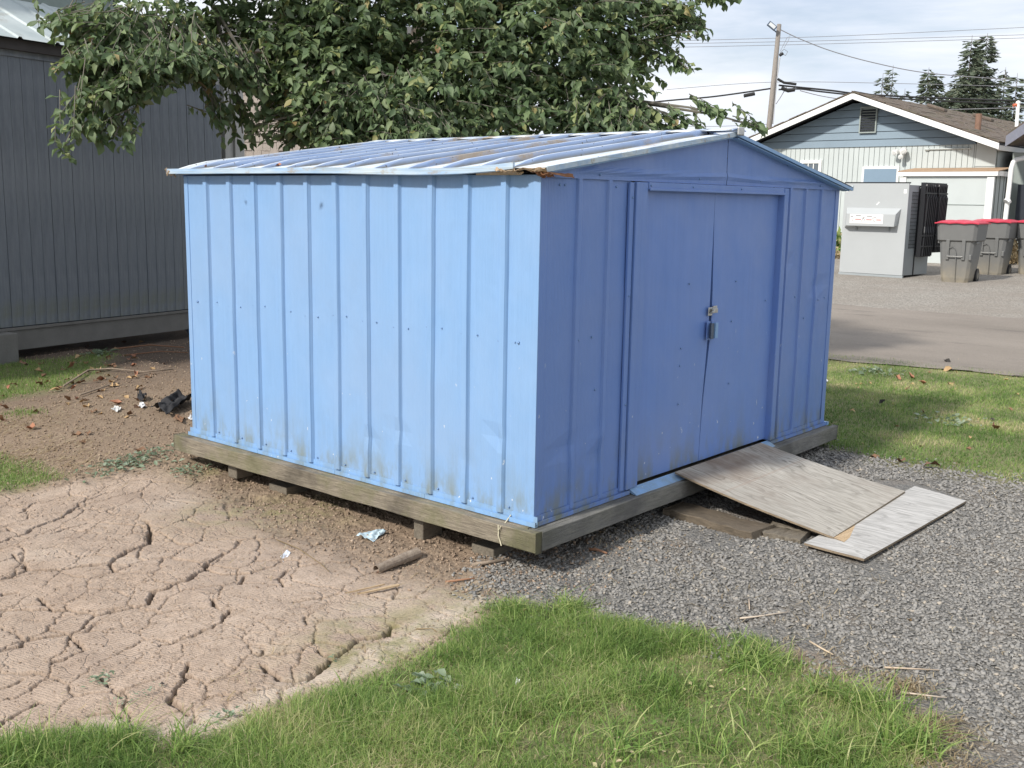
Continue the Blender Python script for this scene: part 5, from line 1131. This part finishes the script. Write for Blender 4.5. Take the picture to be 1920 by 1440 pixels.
P = deep(1900, 225, 60); leafy_bush('autumn_bush', (P[0], P[1], 4.6), (3.5, 3.5, 1.6), 2600, NT('x').m if False else M_straw, 'yellowing bush beyond the roof near the right edge', 'bush', 6, .12)

# ------------------------------------------------------------------ the big leafy tree behind the shed
M_leaf = NT('tree_leaves')
def leafm():
    m = M_leaf; c = m.ramp(m.attr('rnd'), [(0., (.066, .110, .046)), (.5, (.122, .180, .082)), (.88, (.20, .26, .12)), (.975, (.30, .32, .12)), (.993, (.34, .26, .12)), (1., (.26, .13, .06))])
    oi = m.n('ShaderNodeObjectInfo'); geo = m.n('ShaderNodeNewGeometry'); pale = m.mix(.45, c, (.20, .23, .17)); c2 = m.mix(geo.outputs['Backfacing'], c, pale)
    m.col(c2).rough(.6); m.b.inputs['Specular IOR Level'].default_value = .55
    tr = m.n('ShaderNodeBsdfTranslucent'); m.l(m.mix(.5, c, (.16, .26, .05)), tr.inputs[0]); ms_ = m.n('ShaderNodeMixShader'); ms_.inputs[0].default_value = .30
    m.l(m.b.outputs[0], ms_.inputs[1]); m.l(tr.outputs[0], ms_.inputs[2]); m.l(ms_.outputs[0], m.out.inputs[0]); return m.m
leafm(); M_twig = simple('pale_twig_bark', (.17, .155, .125), .8, .25, 20)
TB = Vector((4.4, 5.6, -.2))
tree = wthing('broadleaf_tree', 'large dense broadleaf tree overhanging the back of the shed', 'tree', tuple(TB))
# crown as overlapping masses; (photo direction, distance, radii) of each
ells = []
def mass(px, py, D, rr, w=1.): ells.append((np.array(deep(px, py, D)), np.array(rr), w))
mass(760, 60, 9.6, (1.5, 1.3, 1.05)); mass(1020, 60, 9.4, (1.15, 1.1, .95)); mass(600, 60, 9.3, (.95, .9, .75)); mass(900, -120, 9.8, (1.9, 1.5, .7)); mass(500, -130, 9.2, (1.5, 1.2, .5)); mass(485, 160, 8.9, (.24, .2, .22), .8); mass(478, 235, 9.0, (.13, .15, .14), .6); mass(1365, -8, 9.1, (.16, .2, .07), .5); mass(1310, 60, 9.1, (.10, .12, .08), .4)
mass(1120, 180, 9.2, (.60, .62, .42)); mass(900, 170, 9.0, (.9, .75, .50)); mass(680, 190, 8.9, (.75, .7, .46)); mass(590, 225, 9.2, (.42, .35, .33)); mass(545, 190, 9.1, (.22, .3, .30)); mass(520, 265, 9.1, (.14, .2, .10), .6); mass(1170, 60, 9.5, (.55, .55, .65)); mass(1200, -60, 9.4, (.62, .6, .45))
mass(300, 40, 8.8, (.70, .5, .36)); mass(170, 60, 8.3, (.42, .4, .15)); mass(250, 130, 8.3, (.55, .5, .17)); mass(370, 130, 8.6, (.40, .45, .15)); mass(230, 175, 8.2, (.42, .4, .10)); mass(200, 190, 8.1, (.30, .3, .10), .7); mass(120, 135, 8.1, (.20, .2, .06), .6)
mass(150, 215, 8.1, (.20, .2, .05), .5); mass(215, 255, 8.1, (.17, .15, .24), .4); mass(160, 240, 8.0, (.28, .2, .10), .5); mass(120, 275, 8.1, (.09, .1, .03), .35); mass(420, 220, 8.9, (.11, .15, .25), .45); mass(1235, 225, 9.0, (.14, .2, .12), .6); mass(1300, 235, 8.9, (.22, .2, .05), .4)
mass(1355, 215, 8.9, (.10, .1, .05), .35); mass(1430, 240, 8.8, (.05, .05, .03), .3); mass(1275, 20, 9.2, (.25, .3, .22), .6); mass(1330, 5, 9.2, (.16, .2, .07), .4); mass(1265, 105, 9.2, (.10, .12, .12), .4); mass(1290, 130, 9.2, (.06, .1, .04), .3)
mass(950, 235, 9.0, (.7, .6, .30)); mass(1130, 235, 9.0, (.5, .5, .26)); mass(780, 250, 8.9, (.6, .5, .26)); mass(640, 262, 9.0, (.42, .4, .22)); mass(400, 10, 9.0, (.6, .5, .4)); mass(560, 130, 9.3, (.40, .4, .3)); mass(455, 250, 9.2, (.09, .1, .22), .5)
LV = np.array([(0, 0, 0), (.30, -.16, .035), (.62, -.24, .05), (.92, -.12, .01), (1.12, 0, -.10), (.92, .12, .01), (.62, .24, .05), (.30, .16, .035), (.34, 0, -.02), (.66, 0, -.03), (.9, 0, -.05)])
LV[:, 1] *= 1.35
LF3 = np.array([(0, 1, 8), (0, 8, 7), (10, 3, 4), (10, 4, 5)]); LF4 = np.array([(1, 2, 9, 8), (8, 9, 6, 7), (2, 3, 10, 9), (9, 10, 5, 6)])
pts_, rad_ = [], []; trs = np.random.default_rng(77)
leaves = []   # base, direction, normal, size, rnd
twigs = MB(); branches = MB()
def ndir(v): return v / (np.linalg.norm(v) + 1e-9)
trunk_top = np.array([4.2, 5.4, 1.9])
for ei, (c, rr, w) in enumerate(ells):
    vol = rr[0] * rr[1] * rr[2]; big = vol > .1
    nt_ = int(np.clip(vol * 560, 14, 620) * (1. if big else 1.6) * w) if big else int(max(4, vol * 3800 * w + 4))
    hub = c + (trunk_top - c) * (.25 if big else .6)
    if big:
        mid = (trunk_top + c) / 2 + trs.normal(0, .15, 3); branches.tube([trunk_top, mid, c], [.045, .025, .012], 6)
    else:
        nearest = min((e for e in ells if e[1][0] * e[1][1] * e[1][2] > .1), key=lambda e: np.linalg.norm(e[0] - c)); hub = nearest[0] + (c - nearest[0]) * .45; branches.tube([nearest[0], (hub + c) / 2 + trs.normal(0, .03, 3), c], [.018, .010, .006], 5)
    for i in range(nt_):
        d = ndir(trs.normal(0, 1, 3)); d[2] = d[2] * .9; rad = (trs.uniform(.55, 1.0) if trs.random() < .8 else trs.uniform(.2, .6)) * (1 + .28 * float(vnoise(d[0] * 2.6 + ei * 3, d[2] * 2.6 + d[1] * 2, 5)) * 1.6)
        tip = c + d * rr * rad; root = tip + (hub - tip) * .3 * trs.uniform(.5, 1); ln = np.linalg.norm(tip - root); L0 = trs.uniform(.22, .42); dirn = ndir(ndir(tip - root) + trs.normal(0, .35, 3) + np.array([0, 0, -.25])); root = tip - dirn * L0
        if trs.random() < (.35 if big else 1.): twigs.tube([root, root + dirn * L0 * .5 + np.array([0, 0, .01]), tip], [.0045, .0032, .0015], 4, cap=False)
        nl = int(trs.integers(8, 14))
        for k in range(nl):
            t = (k + .5) / nl; p = root + dirn * L0 * t; sd_ = ndir(np.cross(dirn, [0, 0, 1]) * (1 if k % 2 else -1) + trs.normal(0, .45, 3)); ld = ndir(sd_ * .8 + dirn * .5 + np.array([0, 0, -.45 + trs.normal(0, .25)]))
            nn_ = ndir(np.array([0, 0, 1.]) + trs.normal(0, .55, 3) + np.array([-.35, -.1, .1])); leaves.append((p, ld, nn_, (.042 + .060 * trs.random() ** 1.2), trs.random()))
PB = np.array([q[0] for q in leaves]); PDn = np.array([q[1] for q in leaves]); PN = np.array([q[2] for q in leaves]); PS = np.array([q[3] for q in leaves]); PR = np.array([q[4] for q in leaves])
side_ = np.cross(PN, PDn); side_ /= np.linalg.norm(side_, axis=1)[:, None]; nor = np.cross(PDn, side_)
Rm = np.stack([PDn, side_, nor], 2)      # columns
px_, py_, dd_ = proj(PB)
inv = (px_ > 0) & (px_ < 1920) & (py_ > 0) & (py_ < 330)
order = np.argsort(np.where(inv, dd_ / PS, 1e9)); near_id = order[:300]; mask = np.ones(len(PB), bool); mask[near_id] = False
print('leaves', len(PB), 'twig faces', len(twigs.f))
curl = trs.uniform(-1.2, 2.2, len(PB))
def leaf_verts(cur): 
    v = np.repeat(LV[None], len(cur), 0); v[:, :, 2] += -cur[:, None] * .16 * v[:, :, 0] ** 2 + np.abs(v[:, :, 1]) * .5 * np.abs(cur[:, None]) * .5 + .05 * np.sin(v[:, :, 0] * 9 + cur[:, None] * 7) * (np.abs(v[:, :, 1]) > .1); return v
LVV = leaf_verts(curl[mask]) * PS[mask][:, None, None]
VV = np.einsum('nij,nkj->nki', Rm[mask], LVV) + PB[mask][:, None, :]
nL = mask.sum(); off = (np.arange(nL) * 11)[:, None, None]
tag(fast('foliage', VV.reshape(-1, 3), [(LF3[None] + off).reshape(-1, 3), (LF4[None] + off).reshape(-1, 4)], M_leaf.m, tree, smooth=True, attrs=dict(rnd=np.repeat(PR[mask], 11))), kind='stuff')
lm = []
for v_i in range(8):
    cu = np.array([-1 + v_i * .42]); vv = leaf_verts(cu)[0]; o = fast('leaf', vv, [LF3, LF4], M_leaf.m, tree, smooth=True, attrs=dict(rnd=np.full(11, (v_i + .5) / 8 * .93))); lm.append(o)
for j, i in enumerate(near_id):
    Mx = Matrix([[*(Rm[i][a] * PS[i]), PB[i][a]] for a in range(3)] + [[0, 0, 0, 1]])
    if j < 8: lm[j].matrix_local = Mx
    else: share(lm[j % 8], 'leaf', tree, Mx)
tag(twigs.build('twigs', M_twig, tree), kind='stuff'); branches.build('branches', M_twig, tree)
MB().tube([TB - Vector((0, 0, .2)), TB + Vector((-.05, 0, .8)), Vector(trunk_top), Vector(trunk_top) + Vector((.2, -.2, 1.6))], [.17, .14, .12, .05], 10).build('trunk', M_bark, tree, smooth=True)
# weed leaves at left are separate plants
M_weed = grass_mat('weed_leaves', [(0., (.16, .22, .13)), (.5, (.26, .33, .22)), (1., (.38, .44, .33))])
def weed(px, py, spx, n, size, label, seed, mat=None):
    rs = np.random.default_rng(seed); c = gnd(px, py); r_ = rs.random(n); P0 = np.zeros((n, 3)); P0[:, 0] = c[0] + rs.normal(0, spx[0], n); P0[:, 1] = c[1] + rs.normal(0, spx[1], n); P0[:, 2] = gh(P0[:, 0], P0[:, 1]) + rs.uniform(.003, .025, n)
    a = rs.uniform(0, 6.28, n); D_ = np.stack([np.cos(a), np.sin(a), rs.uniform(-.1, .6, n)], 1); D_ /= np.linalg.norm(D_, axis=1)[:, None]; N_ = np.array([0, 0, 1.]) + rs.normal(0, .3, (n, 3)); S_ = np.cross(N_, D_); S_ /= np.linalg.norm(S_, axis=1)[:, None]; M_ = np.stack([D_, S_, np.cross(D_, S_)], 2)
    lv = leaf_verts(rs.uniform(-1, 2, n)) * (size * rs.uniform(.5, 1.2, n))[:, None, None]; V = np.einsum('nij,nkj->nki', M_, lv) + P0[:, None, :]; of = (np.arange(n) * 11)[:, None, None]
    o = fast('weed', V.reshape(-1, 3), [(LF3[None] + of).reshape(-1, 3), (LF4[None] + of).reshape(-1, 4)], mat or M_weed, smooth=True, attrs=dict(rnd=np.repeat(r_, 11), tip=np.zeros(n * 11)))
    return tag(o, label, 'weed', kind='stuff')
rsw = 0
weed(245, 868, (.18, .07), 260, .035, 'low grey-green clover-like weed mat on the dirt left of the shed', 1); weed(355, 885, (.07, .05), 70, .03, 'small weed clump by the rear end of the timber base', 2)
weed(186, 1276, (.03, .02), 26, .022, 'tiny weed growing in a crack of the mud near the bottom left', 3); weed(255, 1312, (.05, .012), 50, .012, 'thin line of seedlings on the mud near the bottom left', 4); weed(430, 1345, (.04, .02), 22, .022, 'small weed at the ledge above the left lawn edge', 5)
weed(800, 1290, (.05, .04), 46, .045, 'broad-leaved weed rosette in the near lawn edge', 6); weed(1010, 1290, (.10, .07), 90, .016, 'patch of tiny clover leaves in the middle of the near lawn', 21, M_grass); weed(1350, 1290, (.12, .08), 110, .016, 'patch of small clover leaves in the right half of the near lawn', 22, M_grass); weed(640, 1400, (.12, .06), 90, .017, 'patch of clover leaves low in the left half of the near lawn', 23, M_grass); weed(1200, 1400, (.08, .05), 70, .018, 'clover patch at the bottom centre of the near lawn', 24, M_grass)
weed(620, 1238, (.008, .01), 8, .02, 'sprout in the crack right of the mud ledge', 7); weed(190, 665, (.06, .06), 24, .09, 'upright pale leafed seedling before the grey building', 8); weed(1640, 700, (.12, .12), 60, .06, 'bright dandelion rosette in the right lawn', 9); weed(1770, 790, (.12, .12), 60, .05, 'dark clover patch in the right lawn', 10)

# ------------------------------------------------------------------ debris
DL = [simple('dry_leaf_tan', (.42, .28, .14), .7, .4, 25), simple('dry_leaf_brown', (.20, .11, .06), .7, .4, 25), simple('dry_leaf_rust', (.33, .15, .085), .7, .4, 25), simple('dry_leaf_black', (.03, .025, .02), .7, .4, 25)]
dls = []
def fallen(px, py, s, mi, label=None, group=None, up=.3):
    c = gp(px, py, .008); lv = leaf_verts(np.array([random.uniform(-2.5, 2.5)]))[0]; lv[:, 2] += .12 * np.sin(lv[:, 0] * 6 + lv[:, 1] * 9 + s * 100)
    key = (mi, random.randrange(3))
    src = next((o for k, o in dls if k == key), None)
    if src is None: o = fast('fallen_leaf', lv, [LF3, LF4], DL[mi], smooth=True); dls.append((key, o))
    else: o = bpy.data.objects.new('fallen_leaf', src.data); COL.objects.link(o)
    o.matrix_world = Matrix.Translation(c + Vector((0, 0, .25 * s * up))) @ Matrix.Rotation(random.uniform(0, 6.28), 4, 'Z') @ Matrix.Rotation(random.uniform(-.7, .7) * up * 2, 4, 'X') @ Matrix.Rotation(random.uniform(-.5, .5), 4, 'Y') @ Matrix.Scale(s, 4)
    return tag(o, label or 'dry curled leaf fallen on the ground', 'fallen leaf', group)
for (px, py, s, mi, lb) in ((1690, 715, .07, 2, 'reddish fallen leaf, leftmost of the pair in the right lawn'), (1713, 713, .085, 2, 'rust red fallen leaf in the middle of the right lawn row'), (1737, 721, .08, 2, 'rust red fallen leaf right of its neighbour in the right lawn'), (1776, 721, .09, 0, 'pale tan fallen leaf right of the red leaves'), (1785, 695, .11, 0, 'orange tan fallen leaf at the road edge of the right lawn'), (1728, 878, .11, 1, 'big brown curled leaf at the gravel and lawn border'), (1680, 866, .08, 1, 'brown curled leaf left of the big one at the gravel border'), (1650, 861, .07, 1, 'small brown leaf at the gravel border nearest the ramp'), (1645, 762, .07, 3, 'black crumpled leaf standing in the right lawn left side'), (1722, 785, .06, 3, 'black crumpled leaf in the centre of the right lawn'), (1852, 790, .05, 3, 'dark leaf in the right part of the lawn'), (1870, 806, .09, 2, 'rusty leaf in the lawn near the right edge'), (1622, 722, .06, 0, 'tan leaf in the lawn close to the shed corner'), (1770, 679, .09, 3, 'dark clump lying on the asphalt near the lawn'), (988, 1152, .05, 0, 'curled tan leaf caught at the tip of the near lawn'), (810, 1298, .035, 1, 'reddish leaf beside the broad weed in the near lawn'), (1290, 1328, .035, 1, 'brown leaf lying in the middle of the near lawn'), (150, 1388, .06, 0, 'yellow tan leaf half hidden by grass at bottom left'), (195, 1390, .05, 0, 'small yellow leaf beside the tan leaf at bottom left'), (310, 1286, .02, 3, 'tiny dark green leaf on the mud crust'), (232, 745, .07, 0, 'bright yellow leaf on the dirt in front of the grey building'), (1700, 1165, .03, 0, 'tan chip in the gravel')):
    fallen(px, py, s, mi, lb)
for i in range(95):
    g_ = random.random()
    if g_ < .6: px, py = random.gauss(170, 70), random.gauss(712, 28)
    else: px, py = random.uniform(0, 345), random.uniform(640, 850)
    if px > 350 or px < -30: continue
    fallen(px, py, random.uniform(.05, .09), random.choice((0, 0, 1, 1, 1, 2)), 'dry brown leaf among the litter left of the shed', 'leaf litter left of the shed')
for i in range(26):
    fallen(random.uniform(1560, 1915), random.uniform(690, 850), random.uniform(.03, .05), random.choice((0, 0, 1)), 'small dry leaf scattered in the right lawn', 'small leaves scattered in the right lawn')
def stick(pts, r0, mat, label, name='stick', dz=.012, n=6):
    P3 = [gp(a, b, dz + (q[2] if len(q) > 2 else 0)) for q in pts for a, b in [q[:2]]]
    m_ = len(P3); o0 = P3[0].copy(); o = MB().tube([q - o0 for q in P3], [r0 * (1 - .4 * i / max(1, m_ - 1)) for i in range(m_)], n).build(name, mat, smooth=True); o.location = o0; return tag(o, label, 'stick')
M_stick = wood('stick_bark', (.20, .15, .11), (.36, .29, .22), (6, 6, 6)); M_red = simple('reddish_stick', (.27, .14, .08), .8, .3, 30)
stick([(885, 1062), (920, 1057), (958, 1052)], .012, M_stick, 'short brown stick lying at the edge of the gravel under the shed corner')
stick([(835, 1092), (870, 1090), (890, 1090)], .006, M_red, 'thin reddish twig beside dark stones at the gravel edge')
stick([(1105, 1034), (1120, 1036), (1138, 1041)], .009, M_red, 'short rust brown stick on the gravel below the front beam')
stick([(780, 1180), (810, 1183), (838, 1188)], .0028, M_straw, 'pale straight straw lying on the mud near the lawn')
stick([(1387, 1162), (1420, 1160), (1478, 1156)], .0045, simple('pale_stick', (.50, .42, .33), .8), 'pale straight stick on the gravel above the lawn')
stick([(1658, 1256), (1700, 1258), (1760, 1261)], .004, simple('pale_stick2', (.48, .38, .28), .8), 'pale stick on the gravel right of the lawn, upper of two')
stick([(1690, 1303), (1730, 1308), (1775, 1313)], .004, simple('pale_stick3', (.5, .42, .34), .8), 'pale stick on the gravel right of the lawn, lower of two')
stick([(1518, 1207), (1540, 1220), (1562, 1232)], .005, simple('pale_stick4', (.52, .42, .3), .8), 'slanted pale stick at the gravel edge of the lawn')
stick([(1404, 1130), (1405, 1147)], .004, simple('pale_stick5', (.5, .40, .3), .8), 'tiny upright pale chip on the gravel')
stick([(518, 1016), (560, 1035), (600, 1062), (617, 1078)], .003, M_straw, 'long bent pale stem on the dirt left of the paper scrap')
stick([(120, 730), (165, 700), (210, 697), (270, 703), (325, 698)], .010, M_stick, 'long fallen branch arching through the leaf litter', dz=.03)
stick([(150, 745), (200, 728), (225, 722)], .008, M_stick, 'short dark branch below the long one in the leaf litter', dz=.02)
stick([(210, 660), (280, 652), (345, 656)], .010, M_red, 'reddish branch in the dark litter near the grey building', dz=.03)
stick([(230, 670), (300, 662), (352, 664)], .008, M_red, 'second reddish branch in front of its twin near the grey building', dz=.02)
# curled bark, splinters
def barkf(u, v):
    a = gp(705, 1075); b = gp(783, 1046); d = b - a; ang = (v - .5) * 4.2; r1 = .022 + .008 * u; s_ = Vector((-d.y, d.x, 0)).normalized(); return tuple(d * u + s_ * math.sin(ang) * r1 + Vector((0, 0, .02 + math.cos(ang) * r1 + .002 * float(vnoise(u * 9, v * 7, 3)))))
o = MB().grid(barkf, 10, 10).build('bark_roll', M_stick, solid=.003); o.location = gp(705, 1075); tag(o, 'curled grey piece of bark on the dirt below the side beam', 'bark')
def splinter(a, b, w, mat, label):
    a = gp(*a, .008); b = gp(*b, .012); d = b - a; s_ = Vector((-d.y, d.x, 0)).normalized() * w
    o = MB().prism([Vector((0, 0, 0)), d * .25 - s_ * .4, d * .95 - s_ * .5, d, d * .9 + s_ * .5, d * .3 + s_ * .3], (0, 0, .006)).build('wood_splinter', mat); o.location = a; return tag(o, label, 'wood splinter')
splinter((670, 1120), (750, 1102), .02, M_tan, 'broad orange tan wood splinter on the dirt'); splinter((648, 1118), (722, 1101), .008, M_tan, 'thin tan splinter just above the broad one'); splinter((706, 1078), (735, 1060), .02, M_red, 'orange brown chip sticking out under the bark roll')
splinter((1290, 968), (1360, 985), .02, M_stick, 'short chip beside the rotten timber')
# paper, foil, cloth, caps
def scrap(name, pxs, dz, mat, label, cat, amp=.015, seed=2):
    P4 = [gp(a, b, dz) for a, b in pxs]; o0 = P4[0].copy()
    def f(u, v): q = (P4[0] * (1 - u) + P4[1] * u) * (1 - v) + (P4[3] * (1 - u) + P4[2] * u) * v; return tuple(q - o0 + Vector((0, 0, amp * (1 + float(vnoise(u * 3.5 + seed, v * 3.5, seed)) * 2 + float(vnoise(u * 8, v * 8 + seed, seed))))))
    o = MB().grid(f, 26, 22).build(name, mat, smooth=True, solid=.001); o.location = o0; return tag(o, label, cat)
scrap('paper_scrap', [(668, 1012), (700, 1020), (726, 1000), (716, 996)], .006, simple('pale_blue_foil', (.50, .62, .68), .4, .15, 15), 'crumpled pale blue and white wrapper on the dirt beside the shed', 'wrapper', .012, 3)
scrap('paper_scrap', [(526, 1046), (533, 1050), (545, 1038), (538, 1034)], .006, simple('white_paper', (.66, .68, .72), .6, .1, 15), 'small white paper scrap near the long bent stem', 'paper scrap', .003, 5)
scrap('paper_scrap', [(258, 764), (266, 769), (276, 763), (266, 758)], .006, simple('white_paper2', (.7, .7, .7), .6, .1, 15), 'white scrap left of the black cloth', 'paper scrap', .012, 7)
scrap('paper_scrap', [(208, 772), (220, 775), (228, 768), (216, 763)], .006, simple('white_paper3', (.6, .6, .58), .6, .1, 15), 'crumbled white scrap on the dirt further left of the black cloth', 'paper scrap', .010, 8)
scrap('paper_scrap', [(352, 787), (362, 793), (368, 786), (358, 781)], .006, simple('white_paper4', (.6, .6, .6), .6, .1, 15), 'white scrap at the rear corner of the shed', 'paper scrap', .010, 9)
scrap('paper_scrap', [(1540, 716), (1548, 721), (1553, 719), (1545, 715)], .02, simple('white_paper5', (.8, .8, .8), .6, .1, 15), 'bright white scrap in the lawn right at the shed edge', 'paper scrap', .01, 10)
scrap('paper_scrap', [(966, 1295), (970, 1300), (976, 1295), (970, 1290)], .035, simple('white_paper6', (.8, .8, .8), .6, .1, 15), 'tiny white scrap caught in the near lawn', 'paper scrap', .01, 11)
M_cloth = simple('black_cloth', (.025, .025, .028), .9, .4, 20)
scrap('black_cloth', [(282, 772), (312, 786), (368, 757), (335, 752)], .01, M_cloth, 'crumpled black cloth on the dirt by the rear shed corner', 'cloth', .05, 6)
scrap('black_cloth', [(257, 752), (270, 755), (276, 748), (262, 745)], .01, M_cloth, 'small black rag left of the black cloth', 'cloth', .03, 14)
scrap('black_cloth', [(310, 622), (362, 640), (366, 606), (330, 604)], .04, M_cloth, 'dark tarp heap against the shed beneath the grey building', 'cloth', .12, 15)
scrap('brown_cardboard', [(325, 790), (342, 797), (345, 786), (330, 781)], .012, DL[1], 'brown cardboard piece by the rear shed corner', 'cardboard', .01, 4)
def cap(px, py, rr, hh_, mat, label):
    c = gp(px, py, .012); o = MB().tube([(0, 0, 0), (0, hh_, .004)], rr, 12).build('bottle_cap', mat, bevel=.002); o.location = c; o.rotation_euler = (0, 0, random.uniform(0, 3)); return tag(o, label, 'cap')
cap(1311, 967, .016, .022, simple('red_plastic', (.5, .02, .03), .4), 'small red plastic cap on the gravel near the ramp'); cap(1281, 961, .020, .03, M_blk, 'black plastic cap left of the red cap'); cap(1314, 956, .014, .02, M_blk, 'smaller black cap just behind the red cap')
# leaf litter resting on the roof
for (px, py, s) in ((508, 314, .06), (381, 316, .05), (1010, 322, .03)):
    P = at(px, py, 1.675); o = bpy.data.objects.new('fallen_leaf', dls[0][1].data); COL.objects.link(o); o.location = (P[0] + .02, P[1], 1.685); o.scale = (s * .6, s * .6, s * .6); o.rotation_euler = (.3, .2, px)
    tag(o, 'brown leaf clump lying on the shed eave at photo left' if px == 381 else ('larger rusty leaf clump lying on the shed eave' if px == 508 else 'brown leaf at the torn roof corner'), 'fallen leaf')
settle()
